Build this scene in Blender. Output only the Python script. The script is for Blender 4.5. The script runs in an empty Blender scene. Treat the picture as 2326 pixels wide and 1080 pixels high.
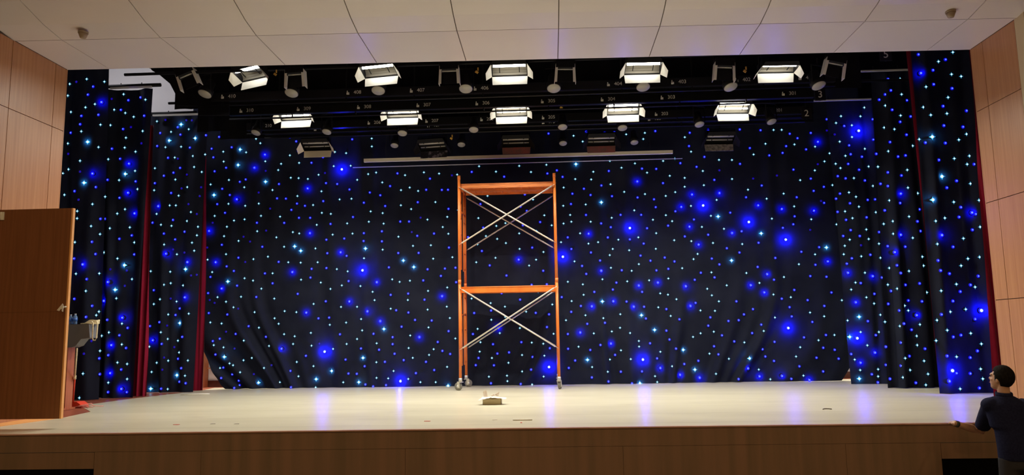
HALL = 52.0; BEAM = 63.0; WALL_FILL = 38.0
import bpy, bmesh, math, random
from mathutils import Vector, Matrix, noise
random.seed(7)
PI = math.pi
R = math.radians
sc = bpy.context.scene
col = sc.collection

# ------------------------------------------------------------------ camera
FPX, W, H = 1720.0, 2326.0, 1080.0
YAW, PIT, ROLL, ZC = R(2.75), R(7.5), 0.0167, 2.08
fw = Vector((-math.sin(YAW) * math.cos(PIT), math.cos(YAW) * math.cos(PIT), math.sin(PIT)))
r0 = Vector((math.cos(YAW), math.sin(YAW), 0))
u0 = r0.cross(fw)
rt = math.cos(ROLL) * r0 - math.sin(ROLL) * u0
up = math.sin(ROLL) * r0 + math.cos(ROLL) * u0
EYE = Vector((0, 0, ZC))
cam_d = bpy.data.cameras.new('camera')
cam = bpy.data.objects.new('camera', cam_d)
col.objects.link(cam)
cam.matrix_world = Matrix(((rt.x, up.x, -fw.x, 0), (rt.y, up.y, -fw.y, 0), (rt.z, up.z, -fw.z, ZC), (0, 0, 0, 1)))
cam_d.sensor_width = 36.0
cam_d.lens = FPX / W * 36.0
cam_d.clip_end = 200
sc.camera = cam


def ray(px, py):
    return fw + (px - W / 2) / FPX * rt - (py - H / 2) / FPX * up


def atX(px, py, X):
    d = ray(px, py)
    return EYE + d * (X / d.x)


def atY(px, py, Y):
    d = ray(px, py)
    return EYE + d * (Y / d.y)


def atZ(px, py, Z):
    d = ray(px, py)
    return EYE + d * ((Z - ZC) / d.z)


# ------------------------------------------------------------------ materials
MATS = {}


def pm(name, color, rough=0.5, metal=0.0, emit=None, estr=0.0, alpha=None, trans=0.0, spec=None, coat=0.0, sheen=0.0):
    m = bpy.data.materials.new(name)
    m.use_nodes = True
    b = m.node_tree.nodes['Principled BSDF']
    b.inputs['Base Color'].default_value = (*color, 1)
    b.inputs['Roughness'].default_value = rough
    b.inputs['Metallic'].default_value = metal
    if emit:
        b.inputs['Emission Color'].default_value = (*emit, 1)
        b.inputs['Emission Strength'].default_value = estr
    if trans:
        b.inputs['Transmission Weight'].default_value = trans
    if spec is not None:
        b.inputs['Specular IOR Level'].default_value = spec
    if coat:
        b.inputs['Coat Weight'].default_value = coat
    if sheen:
        b.inputs['Sheen Weight'].default_value = sheen
        b.inputs['Sheen Roughness'].default_value = 0.4
    MATS[name] = m
    return m


def nodes(m):
    return m.node_tree.nodes, m.node_tree.links, m.node_tree.nodes['Principled BSDF']


def noise_mix(m, c1, c2, scale=(4, 4, 4), nscale=1.0, detail=5, lo=0.35, hi=0.65, bump=0.0, rough=None):
    n, l, b = nodes(m)
    tc = n.new('ShaderNodeTexCoord')
    mp = n.new('ShaderNodeMapping')
    mp.inputs['Scale'].default_value = scale
    l.new(tc.outputs['Object'], mp.inputs['Vector'])
    nt = n.new('ShaderNodeTexNoise')
    nt.inputs['Scale'].default_value = nscale
    nt.inputs['Detail'].default_value = detail
    l.new(mp.outputs['Vector'], nt.inputs['Vector'])
    cr = n.new('ShaderNodeValToRGB')
    cr.color_ramp.elements[0].position = lo
    cr.color_ramp.elements[1].position = hi
    cr.color_ramp.elements[0].color = (*c1, 1)
    cr.color_ramp.elements[1].color = (*c2, 1)
    l.new(nt.outputs['Fac'], cr.inputs['Fac'])
    l.new(cr.outputs['Color'], b.inputs['Base Color'])
    if bump:
        bp = n.new('ShaderNodeBump')
        bp.inputs['Strength'].default_value = bump
        bp.inputs['Distance'].default_value = 0.01
        l.new(nt.outputs['Fac'], bp.inputs['Height'])
        l.new(bp.outputs['Normal'], b.inputs['Normal'])
    if rough:
        mr = n.new('ShaderNodeMapRange')
        mr.inputs['To Min'].default_value = rough[0]
        mr.inputs['To Max'].default_value = rough[1]
        l.new(nt.outputs['Fac'], mr.inputs['Value'])
        l.new(mr.outputs['Result'], b.inputs['Roughness'])
    return m


wood = noise_mix(pm('oak_veneer', (.5, .25, .1), 0.38, spec=0.4), (.43, .195, .085), (.53, .265, .122), (26, 26, 0.9), 1.0, 6, .3, .7)
door_wood = noise_mix(pm('dark_door_veneer', (.2, .08, .03), 0.55, spec=0.25), (.20, .075, .028), (.27, .105, .042), (30, 30, 0.8), 1.0, 6, .3, .7)
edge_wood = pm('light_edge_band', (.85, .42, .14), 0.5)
fascia_wood = noise_mix(pm('brown_fascia_veneer', (.25, .14, .08), 0.5, spec=0.3), (.195, .130, .078), (.28, .165, .105), (9, 9, 0.5), 1.0, 7, .3, .7)
lip_wood = noise_mix(pm('stage_lip', (.45, .2, .13), 0.35), (.42, .22, .15), (.55, .33, .24), (3, 3, 3), 1.0, 4)
stage_wood = noise_mix(pm('red_stage_boards', (.3, .08, .05), 0.35), (.26, .07, .04), (.36, .11, .06), (2, 25, 2), 1.0, 5)
ceil_mat = noise_mix(pm('ceiling_paint', (.7, .66, .58), 0.28, spec=0.5), (.78, .73, .745), (.82, .77, .785), (.6, .6, .6), 1.0, 3)
joint_mat = pm('dark_joint', (.10, .075, .05), 0.8)
white_wall = noise_mix(pm('white_plaster', (.7, .68, .67), 0.8), (.66, .65, .65), (.74, .72, .71), (1, 1, 1), 1.0, 3)
beige_wall = pm('beige_plaster', (.62, .50, .32), 0.8)
hall_floor_m = pm('hall_floor_paint', (.18, .14, .10), 0.6)
black_void = pm('black_cavity', (.006, .006, .006), 0.9)
black_cloth = noise_mix(pm('black_masking_cloth', (.008, .008, .009), 0.9, spec=0.1), (.004, .004, .006), (.007, .007, .009), (3, 3, 3), 1.0, 3)
star_cloth = noise_mix(pm('navy_black_velour', (.02, .02, .03), 0.85, spec=0.12), (.010, .0125, .027), (.016, .0195, .038), (2, 2, 2), 1.0, 4)
red_cloth = noise_mix(pm('crimson_velvet', (.3, .01, .03), 0.8, spec=0.1, sheen=0.2), (.19, .005, .022), (.26, .008, .034), (6, 6, 1), 1.0, 3)
black_metal = pm('black_metal', (.008, .008, .009), 0.6, 0.0, spec=0.15)
strip_metal = pm('black_strip_enamel', (.008, .008, .010), 0.38, spec=0.3)
grey_pipe = pm('grey_painted_pipe', (.66, .66, .64), 0.4)
pale_pipe = pm('cream_painted_batten', (.90, .86, .74), 0.45)
refl_m = pm('trough_reflector', (.10, .09, .07), 0.5, 0.3)
silver = pm('bright_aluminium', (.90, .88, .80), 0.3, 0.1)
white_enamel = pm('white_door_enamel', (.86, .86, .82), 0.35)
cream_enamel = pm('cream_door_enamel', (.92, .84, .66), 0.4)
red_reflection = noise_mix(pm('red_reflection_enamel', (.35, .12, .11), 0.4), (.42, .13, .12), (.26, .14, .13), (9, 9, 9), 1.0, 3)  # red reflection in the mirror-like door put into its colour
mottled_reflection = noise_mix(pm('mottled_reflection_enamel', (.3, .3, .27), 0.35), (.20, .19, .18), (.46, .42, .38), (22, 22, 22), 1.0, 3, .4, .6)  # broken grey reflections of a shiny door painted as its colour
blue_reflection = noise_mix(pm('blue_reflection_enamel', (.1, .1, .2), 0.3), (.02, .02, .03), (.22, .20, .26), (14, 14, 14), 1.0, 3, .5, .62)  # dark bluish reflections of a shiny door painted as its colour
tube_lit = pm('lit_tube', (1, 1, 1), 0.4, emit=(1.0, .95, .82), estr=22.0)
tube_off = pm('unlit_tube', (.45, .45, .42), 0.3)
lens_mat = pm('frosted_lens', (.34, .33, .29), 0.35, spec=0.5)
print_white = pm('white_print', (.75, .75, .75), 0.6)
orange_paint = noise_mix(pm('orange_paint', (.8, .2, .03), 0.4), (.74, .17, .025), (.86, .235, .035), (7, 7, 2), 1.0, 5)
deck_orange = noise_mix(pm('weathered_orange_deck', (.7, .22, .07), 0.5), (.58, .17, .05), (.80, .25, .06), (5, 40, 40), 1.0, 5)
zinc = pm('galvanised_tube', (.72, .70, .60), 0.32, 0.6)
caster_metal = pm('zinc_caster', (.62, .60, .53), 0.4, 0.4)
rubber = pm('grey_rubber', (.20, .19, .16), 0.7)
grey_plastic = pm('grey_lectern_top', (.15, .155, .16), 0.5)
lectern_red = noise_mix(pm('reddish_lectern_wood', (.4, .12, .05), 0.45), (.38, .11, .045), (.48, .15, .06), (20, 20, 1), 1.0, 4)
rope_mat = noise_mix(pm('cream_cable', (.78, .68, .42), 0.6), (.70, .60, .36), (.84, .76, .52), (30, 30, 30))
red_plastic = pm('red_plastic', (.75, .07, .03), 0.4)
pink_cord = pm('pink_cord', (.80, .35, .30), 0.6)
paper = pm('white_paper', (.80, .73, .64), 0.7)
cardboard = pm('cardboard', (.48, .40, .24), 0.8)
pvc_white = pm('white_plastic', (.85, .83, .75), 0.4)
water_blue = pm('blue_bottle_plastic', (.25, .45, .8), 0.1, trans=0.6)
cap_white = pm('bottle_cap', (.8, .85, .9), 0.4)
skin = noise_mix(pm('skin', (.6, .34, .22), 0.55), (.52, .29, .19), (.60, .36, .24), (12, 12, 12), 1.0, 3)
navy = noise_mix(pm('navy_cotton', (.012, .014, .035), 0.9, spec=0.15), (.008, .010, .034), (.013, .016, .048), (60, 60, 60), 1.0, 2, bump=0.1)
hair_m = noise_mix(pm('black_hair', (.012, .010, .010), 0.8, spec=0.1), (.005, .004, .004), (.012, .010, .009), (90, 90, 30), 1.0, 3, bump=0.4)
dark_trouser = pm('dark_trousers', (.02, .02, .025), 0.85)
band_m = pm('dark_wristband', (.05, .05, .055), 0.5)
eye_m = pm('eye_dark', (.02, .015, .012), 0.2)
lip_m = pm('lips', (.40, .16, .13), 0.6)
det_m = pm('brown_grey_detector', (.36, .28, .20), 0.5)
yellow_m = pm('yellow_tag', (.75, .45, .08), 0.5)
base_brown = pm('dark_brown_skirting', (.10, .035, .02), 0.5)
frame_orange = pm('orange_door_frame', (.45, .16, .07), 0.5)
scrap_red = pm('red_scrap', (.6, .07, .05), 0.6)
scrap_dark = pm('dark_mark', (.12, .10, .07), 0.7)

# vinyl cover: pale beige with cross seams and scuffs
vinyl = pm('beige_vinyl', (.66, .60, .44), 0.34, spec=0.5)
n, l, b = nodes(vinyl)
tc = n.new('ShaderNodeTexCoord')
sx = n.new('ShaderNodeSeparateXYZ')
l.new(tc.outputs['Object'], sx.inputs[0])
nt = n.new('ShaderNodeTexNoise'); nt.inputs['Scale'].default_value = 1.1; nt.inputs['Detail'].default_value = 6
mp = n.new('ShaderNodeMapping'); mp.inputs['Scale'].default_value = (.6, 1.6, 1)
l.new(tc.outputs['Object'], mp.inputs['Vector']); l.new(mp.outputs['Vector'], nt.inputs['Vector'])
cr = n.new('ShaderNodeValToRGB')
cr.color_ramp.elements[0].position = .3; cr.color_ramp.elements[1].position = .7
cr.color_ramp.elements[0].color = (.535, .50, .375, 1); cr.color_ramp.elements[1].color = (.62, .585, .445, 1)
l.new(nt.outputs['Fac'], cr.inputs['Fac'])
# seams every 1.02 m in depth
md = n.new('ShaderNodeMath'); md.operation = 'PINGPONG'; md.inputs[1].default_value = 0.51
ad = n.new('ShaderNodeMath'); ad.operation = 'ADD'; ad.inputs[1].default_value = 0.36
wv = n.new('ShaderNodeTexNoise'); wv.inputs['Scale'].default_value = 0.5
l.new(tc.outputs['Object'], wv.inputs['Vector'])
ml = n.new('ShaderNodeMath'); ml.operation = 'MULTIPLY_ADD'; ml.inputs[1].default_value = 0.12
l.new(wv.outputs['Fac'], ml.inputs[0]); l.new(sx.outputs['Y'], ml.inputs[2])
l.new(ml.outputs[0], ad.inputs[0]); l.new(ad.outputs[0], md.inputs[0])
lt = n.new('ShaderNodeMath'); lt.operation = 'LESS_THAN'; lt.inputs[1].default_value = 0.012
l.new(md.outputs[0], lt.inputs[0])
sc2 = n.new('ShaderNodeTexNoise'); sc2.inputs['Scale'].default_value = 1.0; sc2.inputs['Detail'].default_value = 3
mp2 = n.new('ShaderNodeMapping'); mp2.inputs['Scale'].default_value = (1.2, 9, 1)
l.new(tc.outputs['Object'], mp2.inputs['Vector']); l.new(mp2.outputs['Vector'], sc2.inputs['Vector'])
g = n.new('ShaderNodeMath'); g.operation = 'GREATER_THAN'; g.inputs[1].default_value = 0.70
l.new(sc2.outputs['Fac'], g.inputs[0])
sm = n.new('ShaderNodeMath'); sm.operation = 'MULTIPLY_ADD'; sm.inputs[1].default_value = .45
gm = n.new('ShaderNodeMath'); gm.operation = 'MULTIPLY'; gm.inputs[1].default_value = .35
l.new(g.outputs[0], gm.inputs[0]); l.new(lt.outputs[0], sm.inputs[0]); l.new(gm.outputs[0], sm.inputs[2])
mx = n.new('ShaderNodeMix'); mx.data_type = 'RGBA'
l.new(sm.outputs[0], mx.inputs[0]); l.new(cr.outputs['Color'], mx.inputs[6]); mx.inputs[7].default_value = (.26, .23, .15, 1)
l.new(mx.outputs[2], b.inputs['Base Color'])

# LED materials; flare and halo glow in place of bloom round the core
def em(name, c, s):
    return pm(name, (0.02, 0.02, 0.03), 0.4, emit=c, estr=s)
led_white_core = em('led_white_core', (.50, .86, .97), 1.9)
led_cyan = em('led_cyan_flare', (.05, .36, .60), 0.8)
led_blue_core = em('led_blue_core', (.12, .20, 1.0), 1.8)
led_blue = em('led_blue_halo', (.0, .0, 1.0), 0.75)
led_dim = em('led_dim_lens', (.02, .0, 1.0), 0.35)


# ------------------------------------------------------------------ mesh helpers
class MB:
    def __init__(s):
        s.bm = bmesh.new()
        s.mi = 0

    def _fin(s, fs):
        for f in fs:
            f.material_index = s.mi

    def box(s, c, d, M=None):
        c = Vector(c)
        vs = []
        for i in range(8):
            v = Vector((d[0] / 2 * (1 if i & 1 else -1), d[1] / 2 * (1 if i & 2 else -1), d[2] / 2 * (1 if i & 4 else -1)))
            if M: v = M @ v
            vs.append(s.bm.verts.new(c + v))
        fs = [s.bm.faces.new([vs[k] for k in q]) for q in ((0, 2, 3, 1), (4, 5, 7, 6), (0, 1, 5, 4), (2, 6, 7, 3), (0, 4, 6, 2), (1, 3, 7, 5))]
        s._fin(fs)
        return s

    def b2(s, a, b):
        a = Vector(a); b = Vector(b)
        return s.box((a + b) / 2, (abs(b.x - a.x), abs(b.y - a.y), abs(b.z - a.z)))

    def ring(s, c, t, r, n, r2=None, upv=None):
        t = t.normalized()
        a = Vector(upv) if upv else (Vector((0, 0, 1)) if abs(t.z) < .9 else Vector((1, 0, 0)))
        x = a.cross(t).normalized(); y = t.cross(x)
        r2 = r2 or r
        return [s.bm.verts.new(c + x * r * math.cos(2 * PI * k / n) + y * r2 * math.sin(2 * PI * k / n)) for k in range(n)]

    def tube(s, pts, r, n=8, cap=True, upv=None):
        pts = [Vector(p) for p in pts]
        rs = r if isinstance(r, (list, tuple)) else [r] * len(pts)
        rings = []
        for i, p in enumerate(pts):
            t = (pts[min(i + 1, len(pts) - 1)] - pts[max(i - 1, 0)])
            q = rs[i]
            if isinstance(q, (tuple, list)): rings.append(s.ring(p, t, q[0], n, q[1], upv))
            else: rings.append(s.ring(p, t, q, n, None, upv))
        fs = []
        for a, b in zip(rings, rings[1:]):
            for k in range(n):
                fs.append(s.bm.faces.new((a[k], a[(k + 1) % n], b[(k + 1) % n], b[k])))
        if cap:
            fs.append(s.bm.faces.new(rings[0][::-1])); fs.append(s.bm.faces.new(rings[-1]))
        s._fin(fs)
        for f in fs: f.smooth = n > 5
        return s

    def ball(s, c, r, n=10, m=8, M=None):
        c = Vector(c)
        if not isinstance(r, (tuple, list)): r = (r, r, r)
        def P(v):
            v = Vector(v)
            if M: v = M @ v
            return s.bm.verts.new(c + v)
        top = P((0, 0, r[2])); bot = P((0, 0, -r[2]))
        rings = []
        for j in range(1, m):
            ph = PI * j / m
            rings.append([P((r[0] * math.sin(ph) * math.cos(2 * PI * k / n), r[1] * math.sin(ph) * math.sin(2 * PI * k / n), r[2] * math.cos(ph))) for k in range(n)])
        fs = []
        for k in range(n):
            fs.append(s.bm.faces.new((top, rings[0][k], rings[0][(k + 1) % n])))
            fs.append(s.bm.faces.new((bot, rings[-1][(k + 1) % n], rings[-1][k])))
        for a, b in zip(rings, rings[1:]):
            for k in range(n): fs.append(s.bm.faces.new((a[k], b[k], b[(k + 1) % n], a[(k + 1) % n])))
        for f in fs: f.smooth = True
        s._fin(fs)
        return s

    def slab(s, poly, off):
        """polygon (list of points) thickened by the vector off"""
        off = Vector(off)
        a = [s.bm.verts.new(Vector(p)) for p in poly]
        b = [s.bm.verts.new(Vector(p) + off) for p in poly]
        n = len(a)
        fs = [s.bm.faces.new(a[::-1]), s.bm.faces.new(b)]
        for k in range(n): fs.append(s.bm.faces.new((a[k], a[(k + 1) % n], b[(k + 1) % n], b[k])))
        s._fin(fs)
        return s

    def build(s, name, mat, parent=None, org=None, smooth=None):
        """org: world point subtracted from the vertices"""
        me = bpy.data.meshes.new(name)
        if org is not None:
            o = Vector(org)
            for v in s.bm.verts: v.co -= o
        bmesh.ops.recalc_face_normals(s.bm, faces=s.bm.faces)
        s.bm.to_mesh(me); s.bm.free()
        for m in (mat if isinstance(mat, (list, tuple)) else [mat]): me.materials.append(m)
        ob = bpy.data.objects.new(name, me)
        col.objects.link(ob)
        if parent is not None: ob.parent = parent
        elif org is not None: ob.location = Vector(org)
        return ob


def tag(o, label=None, cat=None, group=None, kind=None):
    if label: o['label'] = label
    if cat: o['category'] = cat
    if group: o['group'] = group
    if kind: o['kind'] = kind
    return o


def empty(name, loc, label, cat, group=None, rz=0):
    o = bpy.data.objects.new(name, None)
    o.empty_display_size = .1
    col.objects.link(o)
    o.location = loc
    o.rotation_euler = (0, 0, rz)
    return tag(o, label, cat, group)


def copy_tree(o, parent=None):
    c = o.copy(); col.objects.link(c); c.parent = parent
    for ch in list(o.children): copy_tree(ch, c)
    return c


def struct(o): o['kind'] = 'structure'; return o


def remesh(mb, name, mat, parent, voxel, org=None, smooth_it=4):
    ob = mb.build(name, mat, parent, org)
    m = ob.modifiers.new('r', 'REMESH'); m.mode = 'VOXEL'; m.voxel_size = voxel; m.use_smooth_shade = True
    s = ob.modifiers.new('s', 'SMOOTH'); s.factor = .5; s.iterations = smooth_it
    dg = bpy.context.evaluated_depsgraph_get(); dg.update()
    me = bpy.data.meshes.new_from_object(ob.evaluated_get(dg))
    ob.modifiers.clear(); ob.data = me; me.name = name
    return ob
GLOW = {'H': 30.0, 'B': 7.5, 'W': 2.5, 'out': 12.0}
# ------------------------------------------------------------------ the setting
SZ = 1.10                                   # stage floor level
XL, XR = -6.97, 6.12                        # the two side walls of the proscenium
CZ = 6.07                                   # ceiling over the stage mouth
def edgeY(x): return 10.55 + .0321 * x       # upstage edge of ceiling and walls
def frontY(x): return 8.39 + .0097 * x       # stage lip
YLN, YRN = 8.97, 9.72                        # near edges of the side walls

# stage floor of red-brown boards
m = MB(); m.slab([(-12, frontY(-12) + .05, SZ - .14), (11, frontY(11) + .05, SZ - .14), (11, 17, SZ - .14), (-12, 17, SZ - .14)], (0, 0, .136))
struct(m.build('floor', stage_wood))
# beige vinyl laid over it
cov = [atZ(*p, SZ) for p in ((-60, 978), (0, 970), (137, 951), (206, 936), (186, 925), (206, 919), (302, 906), (423, 892), (462, 887))]
pts = [Vector((-8.6, frontY(-8.6) + .03, SZ - .004)), Vector((9, frontY(9) + .03, SZ - .004)), Vector((9, 16.3, SZ - .004)), Vector((cov[-1].x - .1, 16.3, SZ - .004))]
pts += [Vector((p.x, p.y, SZ - .004)) for p in cov[::-1]]
pts.append(Vector((-8.6, 8.95, SZ - .004)))
m = MB(); m.slab(pts, (0, 0, .004))
tag(m.build('floor_covering', vinyl), 'large pale beige vinyl sheet laid over the stage boards', 'floor covering')
m = MB(); m.slab([(XL, YLN, SZ - .004), (cov[1].x, cov[1].y, SZ - .004), (cov[2].x, cov[2].y, SZ - .004), (XL, cov[2].y + .05, SZ - .004)], (0, 0, .012)); struct(m.build('floor_reflection_left', edge_wood))  # added strip; the orange wall's reflection on the floor put into its colour
# stage lip + front
m = MB(); m.slab([(-12, frontY(-12) - .012, SZ - .012), (11, frontY(11) - .012, SZ - .012), (11, frontY(11) + .05, SZ - .012), (-12, frontY(-12) + .05, SZ - .012)], (0, 0, .013))
struct(m.build('trim_1', lip_wood))
def front_panel(mb, x0, x1, z0, z1, t=.02, d=0.0):
    mb.slab([(x0, frontY(x0) + d, z0), (x1, frontY(x1) + d, z0), (x1, frontY(x1) + d, z1), (x0, frontY(x0) + d, z1)], (0, t, 0))
m = MB()
lo = atY(213, 1066, frontY(-5)); ro = atY(2139, 1043, frontY(4.2))
front_panel(m, -12, 11, SZ - .20, SZ - .012)
seams = [lo.x, -3.85, -1.6, .75, 3.1, ro.x]
for a, b_ in zip(seams, seams[1:]): front_panel(m, a + .0015, b_ - .0015, 0, SZ - .203)
front_panel(m, -12, lo.x - .003, lo.z, SZ - .206)
front_panel(m, ro.x + .003, 11, ro.z, SZ - .206)
struct(m.build('wall_front', fascia_wood))
m = MB()
for a, b_, zt in ((-12, lo.x, lo.z), (ro.x, 11, ro.z)):
    m.slab([(a, frontY(a) + .9, 0), (b_, frontY(b_) + .9, 0), (b_, frontY(b_) + .9, zt + .02), (a, frontY(a) + .9, zt + .02)], (0, .02, 0))
    m.slab([(a, frontY(a) + .03, zt + .001), (b_, frontY(b_) + .03, zt + .001), (b_, frontY(b_) + .9, zt + .001), (a, frontY(a) + .9, zt + .001)], (0, 0, .02))
for xx, zt in ((lo.x, lo.z), (ro.x, ro.z)): m.b2((xx - .01, frontY(xx) + .03, 0), (xx + .01, frontY(xx) + .9, zt))
m.slab([(-12, frontY(-12) + .022, 0), (11, frontY(11) + .022, 0), (11, frontY(11) + .022, .01), (-12, frontY(-12) + .022, .01)], (0, .9, 0))
struct(m.build('trim_2', black_void))
m = MB(); m.slab([(lo.x, frontY(lo.x) + .022, .01), (ro.x, frontY(ro.x) + .022, .01), (ro.x, frontY(ro.x) + .022, SZ - .15), (lo.x, frontY(lo.x) + .022, SZ - .15)], (0, .02, 0))
struct(m.build('trim_3', black_void))

# side walls of the stage mouth: veneer panels with open joints
def side_wall(name, X, yn, yf, joints_y, joints_z, s):
    m = MB(); g = .005
    ys = [yn] + joints_y + [yf]
    for a, b_ in zip(ys, ys[1:]):
        for c, d in zip(joints_z, joints_z[1:]):
            m.b2((X, a + g, c + g), (X + s * .018, b_ - g, d - g))
    m.mi = 1
    m.b2((X + s * .018, yn, SZ - .01), (X + s * .03, yf, CZ + .05))
    m.mi = 0
    m.b2((X, yf - .002, SZ), (X + s * .2, yf + .016, CZ))                # upstage return
    return struct(m.build(name, [wood, joint_mat]))
zr = [SZ, atX(2276, 681, XR).z, atX(2240, 462, XR).z, atX(2220, 254, XR).z, CZ]
jr = [atX(2236, 150, XR).y]
side_wall('wall_right', XR, YRN, edgeY(XR), jr, zr, 1)
zl = [SZ] + zr[1:]
zl[3] = atX(143, 298, XL).z
zl[2] = zl[3] - 1.36; zl[1] = zl[2] - 1.36
jl = sorted([atX(25, 167, XL).y, atX(127, 150, XL).y])
side_wall('wall_left', XL, YLN, edgeY(XL), jl, zl, -1)
print('joints', jr, zr, jl, zl)

# hall walls outside the stage mouth
m = MB(); m.b2((XL - .02, YLN - .2, SZ - 1.1), (-13, YLN, 9)); m.b2((XL - .25, YLN - .02, 0), (XL - .031, YLN + .02, 7))
struct(m.build('wall_left_hall', beige_wall))
m = MB(); m.b2((XR + .0, YRN - .2, SZ - 1.1), (13, YRN, 9))
struct(m.build('wall_right_hall', beige_wall))

# ceiling: panels with open joints; flat over the mouth, then rising towards the hall
prof = [(0, CZ)]
def ceil_prof(x):
    e = edgeY(x); s9 = e - 1.08
    return [(e, CZ), (s9, CZ), (s9 - .38, CZ + .055), (s9 - .8, CZ + .17), (s9 - 1.25, CZ + .33), (s9 - 1.8, CZ + .55), (s9 - 2.6, CZ + .9)]
xs = [XL - .0, -6.35, -5.04, -3.77, -2.43, -1.13, .2, 1.52, 2.82, 4.17, 5.5, XR]
m = MB(); g = .006
ext = [-13] + [-11.5, -10.2, -8.9, -7.7] + xs[1:-1] + [6.85, 8.2, 9.5, 13]
def ceil_strip(m, x0, x1, i0, i1, g, dz, t):
    A = ceil_prof(x0); B = ceil_prof(x1)
    for i in range(i0, i1):
        gy0 = g if i in (0, 1) and i > 0 else (0 if i == 0 else (0))
        a0, a1, b0, b1 = A[i], A[i + 1], B[i], B[i + 1]
        sa = g if i == 1 else 0
        ea = g if i == 0 else 0
        m.slab([(x0 + g, a0[0] - sa, a0[1] + dz), (x1 - g, b0[0] - sa, b0[1] + dz), (x1 - g, b1[0] + ea, b1[1] + dz), (x0 + g, a1[0] + ea, a1[1] + dz)], (0, 0, t))
for a, b_ in zip(xs, xs[1:]): ceil_strip(m, a, b_, 0, 1, g, 0, .012)
for a, b_ in zip(ext, ext[1:]):
    if a < XL or b_ > XR:
        aa, bb = max(a, XL), min(b_, XR)
    ceil_strip(m, a, b_, 1, 6, g, 0, .012)
m.mi = 1
ceil_strip(m, XL, XR, 0, 1, 0, .013, .02); ceil_strip(m, -13, 13, 1, 6, 0, .013, .02)
m.mi = 0
m.slab([(XL, edgeY(XL), CZ), (XR, edgeY(XR), CZ), (XR, edgeY(XR), CZ + .5), (XL, edgeY(XL), CZ + .5)], (0, .01, 0))
struct(m.build('ceiling', [ceil_mat, joint_mat]))

# stage house
m = MB(); m.b2((-12, 16.6, SZ), (11, 16.7, 9)); m.b2((-12, 16.595, 5.25), (11, 16.6, 5.256)); m.b2((-12, 16.595, 6.35), (11, 16.6, 6.356)); struct(m.build('wall_back', white_wall))
m = MB(); m.b2((-12.1, 10.2, SZ), (-12, 16.7, 9)); m.b2((-12, 10.9, SZ), (XL - .6, 10.85, 9)); struct(m.build('wall_left_stage', white_wall))
m = MB(); m.b2((11, 10.2, SZ), (11.1, 16.7, 9)); m.b2((11, 11.0, SZ), (XR + .25, 10.95, 9)); struct(m.build('wall_right_stage', white_wall))
m = MB(); m.b2((-12, 10.4, 8.6), (11, 16.7, 8.7)); struct(m.build('ceiling', white_wall))
m = MB(); m.b2((-12, 16.57, SZ), (11, 16.6, SZ + .14)); struct(m.build('baseboard_back', base_brown))
q = atY(466, 800, 16.45)
m = MB(); m.b2((q.x - .07, 16.40, SZ), (q.x + .03, 16.58, 4.0)); m.b2((q.x + .05, 16.52, 1.9), (q.x + .4, 16.56, 1.92)); m.b2((q.x + .0, 16.52, 1.5), (q.x + .4, 16.56, 1.52)); struct(m.build('trim_4', frame_orange))
# hall floor, hall ceiling and side walls (around and behind the camera)
m = MB(); m.b2((-13, -9, -.1), (13, 9.3, 0)); struct(m.build('floor', hall_floor_m))
m = MB(); m.b2((-13.1, -9, 0), (-13, 9, 9)); struct(m.build('wall_left_side', beige_wall))
m = MB(); m.b2((13, -9, 0), (13.1, 9.7, 9)); struct(m.build('wall_right_side', beige_wall))
m = MB(); m.b2((-13, -9, 7.0), (13, 6.6, 7.1)); struct(m.build('ceiling', ceil_mat))
m = MB(); m.b2((-13, -9.1, 0), (13, -9, 7.1)); struct(m.build('wall_hall_back', beige_wall))

# ------------------------------------------------------------------ star cloths and drapes
def linx(pt, pb):
    """edge x as a function of z through two world points"""
    def f(z):
        t = (z - pb.z) / (pt.z - pb.z)
        t = max(-.1, min(1.6, t))
        return pb.x + (pt.x - pb.x) * t
    return f

class Cloth:
    def __init__(s, name, Y, xl, xr, zt, mat, amp=.04, per=.35, seed=1, sweep=None, zb=SZ + .006, flare=.5, tilt=0.0):
        s.__dict__.update(name=name, Y=Y, xl=xl, xr=xr, zt=zt, mat=mat, amp=amp, per=per, seed=seed, sweep=sweep, zb=zb, flare=flare, tilt=tilt)
    def y(s, x, z):
        h = z - SZ
        xx = x
        a = s.amp
        if s.sweep:
            for cx, d, k in s.sweep:                # hem pulled sideways: folds curve near the floor
                w = math.exp(-((x - cx) / 1.6) ** 2)
                xx = xx - d * w * max(0.0, 1 - h / 2.2) ** 2
                a = a + k * w * max(0.0, 1 - h / 2.4)
        u = xx / s.per
        v = noise.noise((u * .55, s.seed * 7.3, h * .10))
        f = math.sin(2 * PI * (u * .5 + v * 1.2)) * .6 + .4 * math.sin(2 * PI * (u * 1.07 + 1.7 * v + s.seed))
        f2 = noise.noise((u * 1.7, s.seed * 3.1, h * .22)) * .9
        return s.Y + s.tilt * x + a * (f + f2) * (1 + s.flare * max(0, 1 - h / 4.0) * .6)
    def grid(s, nx, nz):
        m = MB(); vs = []
        for j in range(nz + 1):
            z = s.zb + (s.zt - s.zb) * j / nz
            a, b_ = s.xl(z), s.xr(z)
            vs.append([m.bm.verts.new((a + (b_ - a) * i / nx, s.y(a + (b_ - a) * i / nx, z), z)) for i in range(nx + 1)])
        for j in range(nz):
            for i in range(nx):
                f = m.bm.faces.new((vs[j][i], vs[j][i + 1], vs[j + 1][i + 1], vs[j + 1][i])); f.smooth = True
        return m
    def hit(s, px, py):
        Y = s.Y
        for k in range(6):
            p = atY(px, py, Y); Y = s.y(p.x, p.z)
        p = atY(px, py, Y)
        if p.z < s.zb + .0 or p.z > s.zt: return None
        a, b_ = s.xl(p.z), s.xr(p.z)
        if p.x < a - .01 or p.x > b_ + .01: return None
        return p

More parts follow.
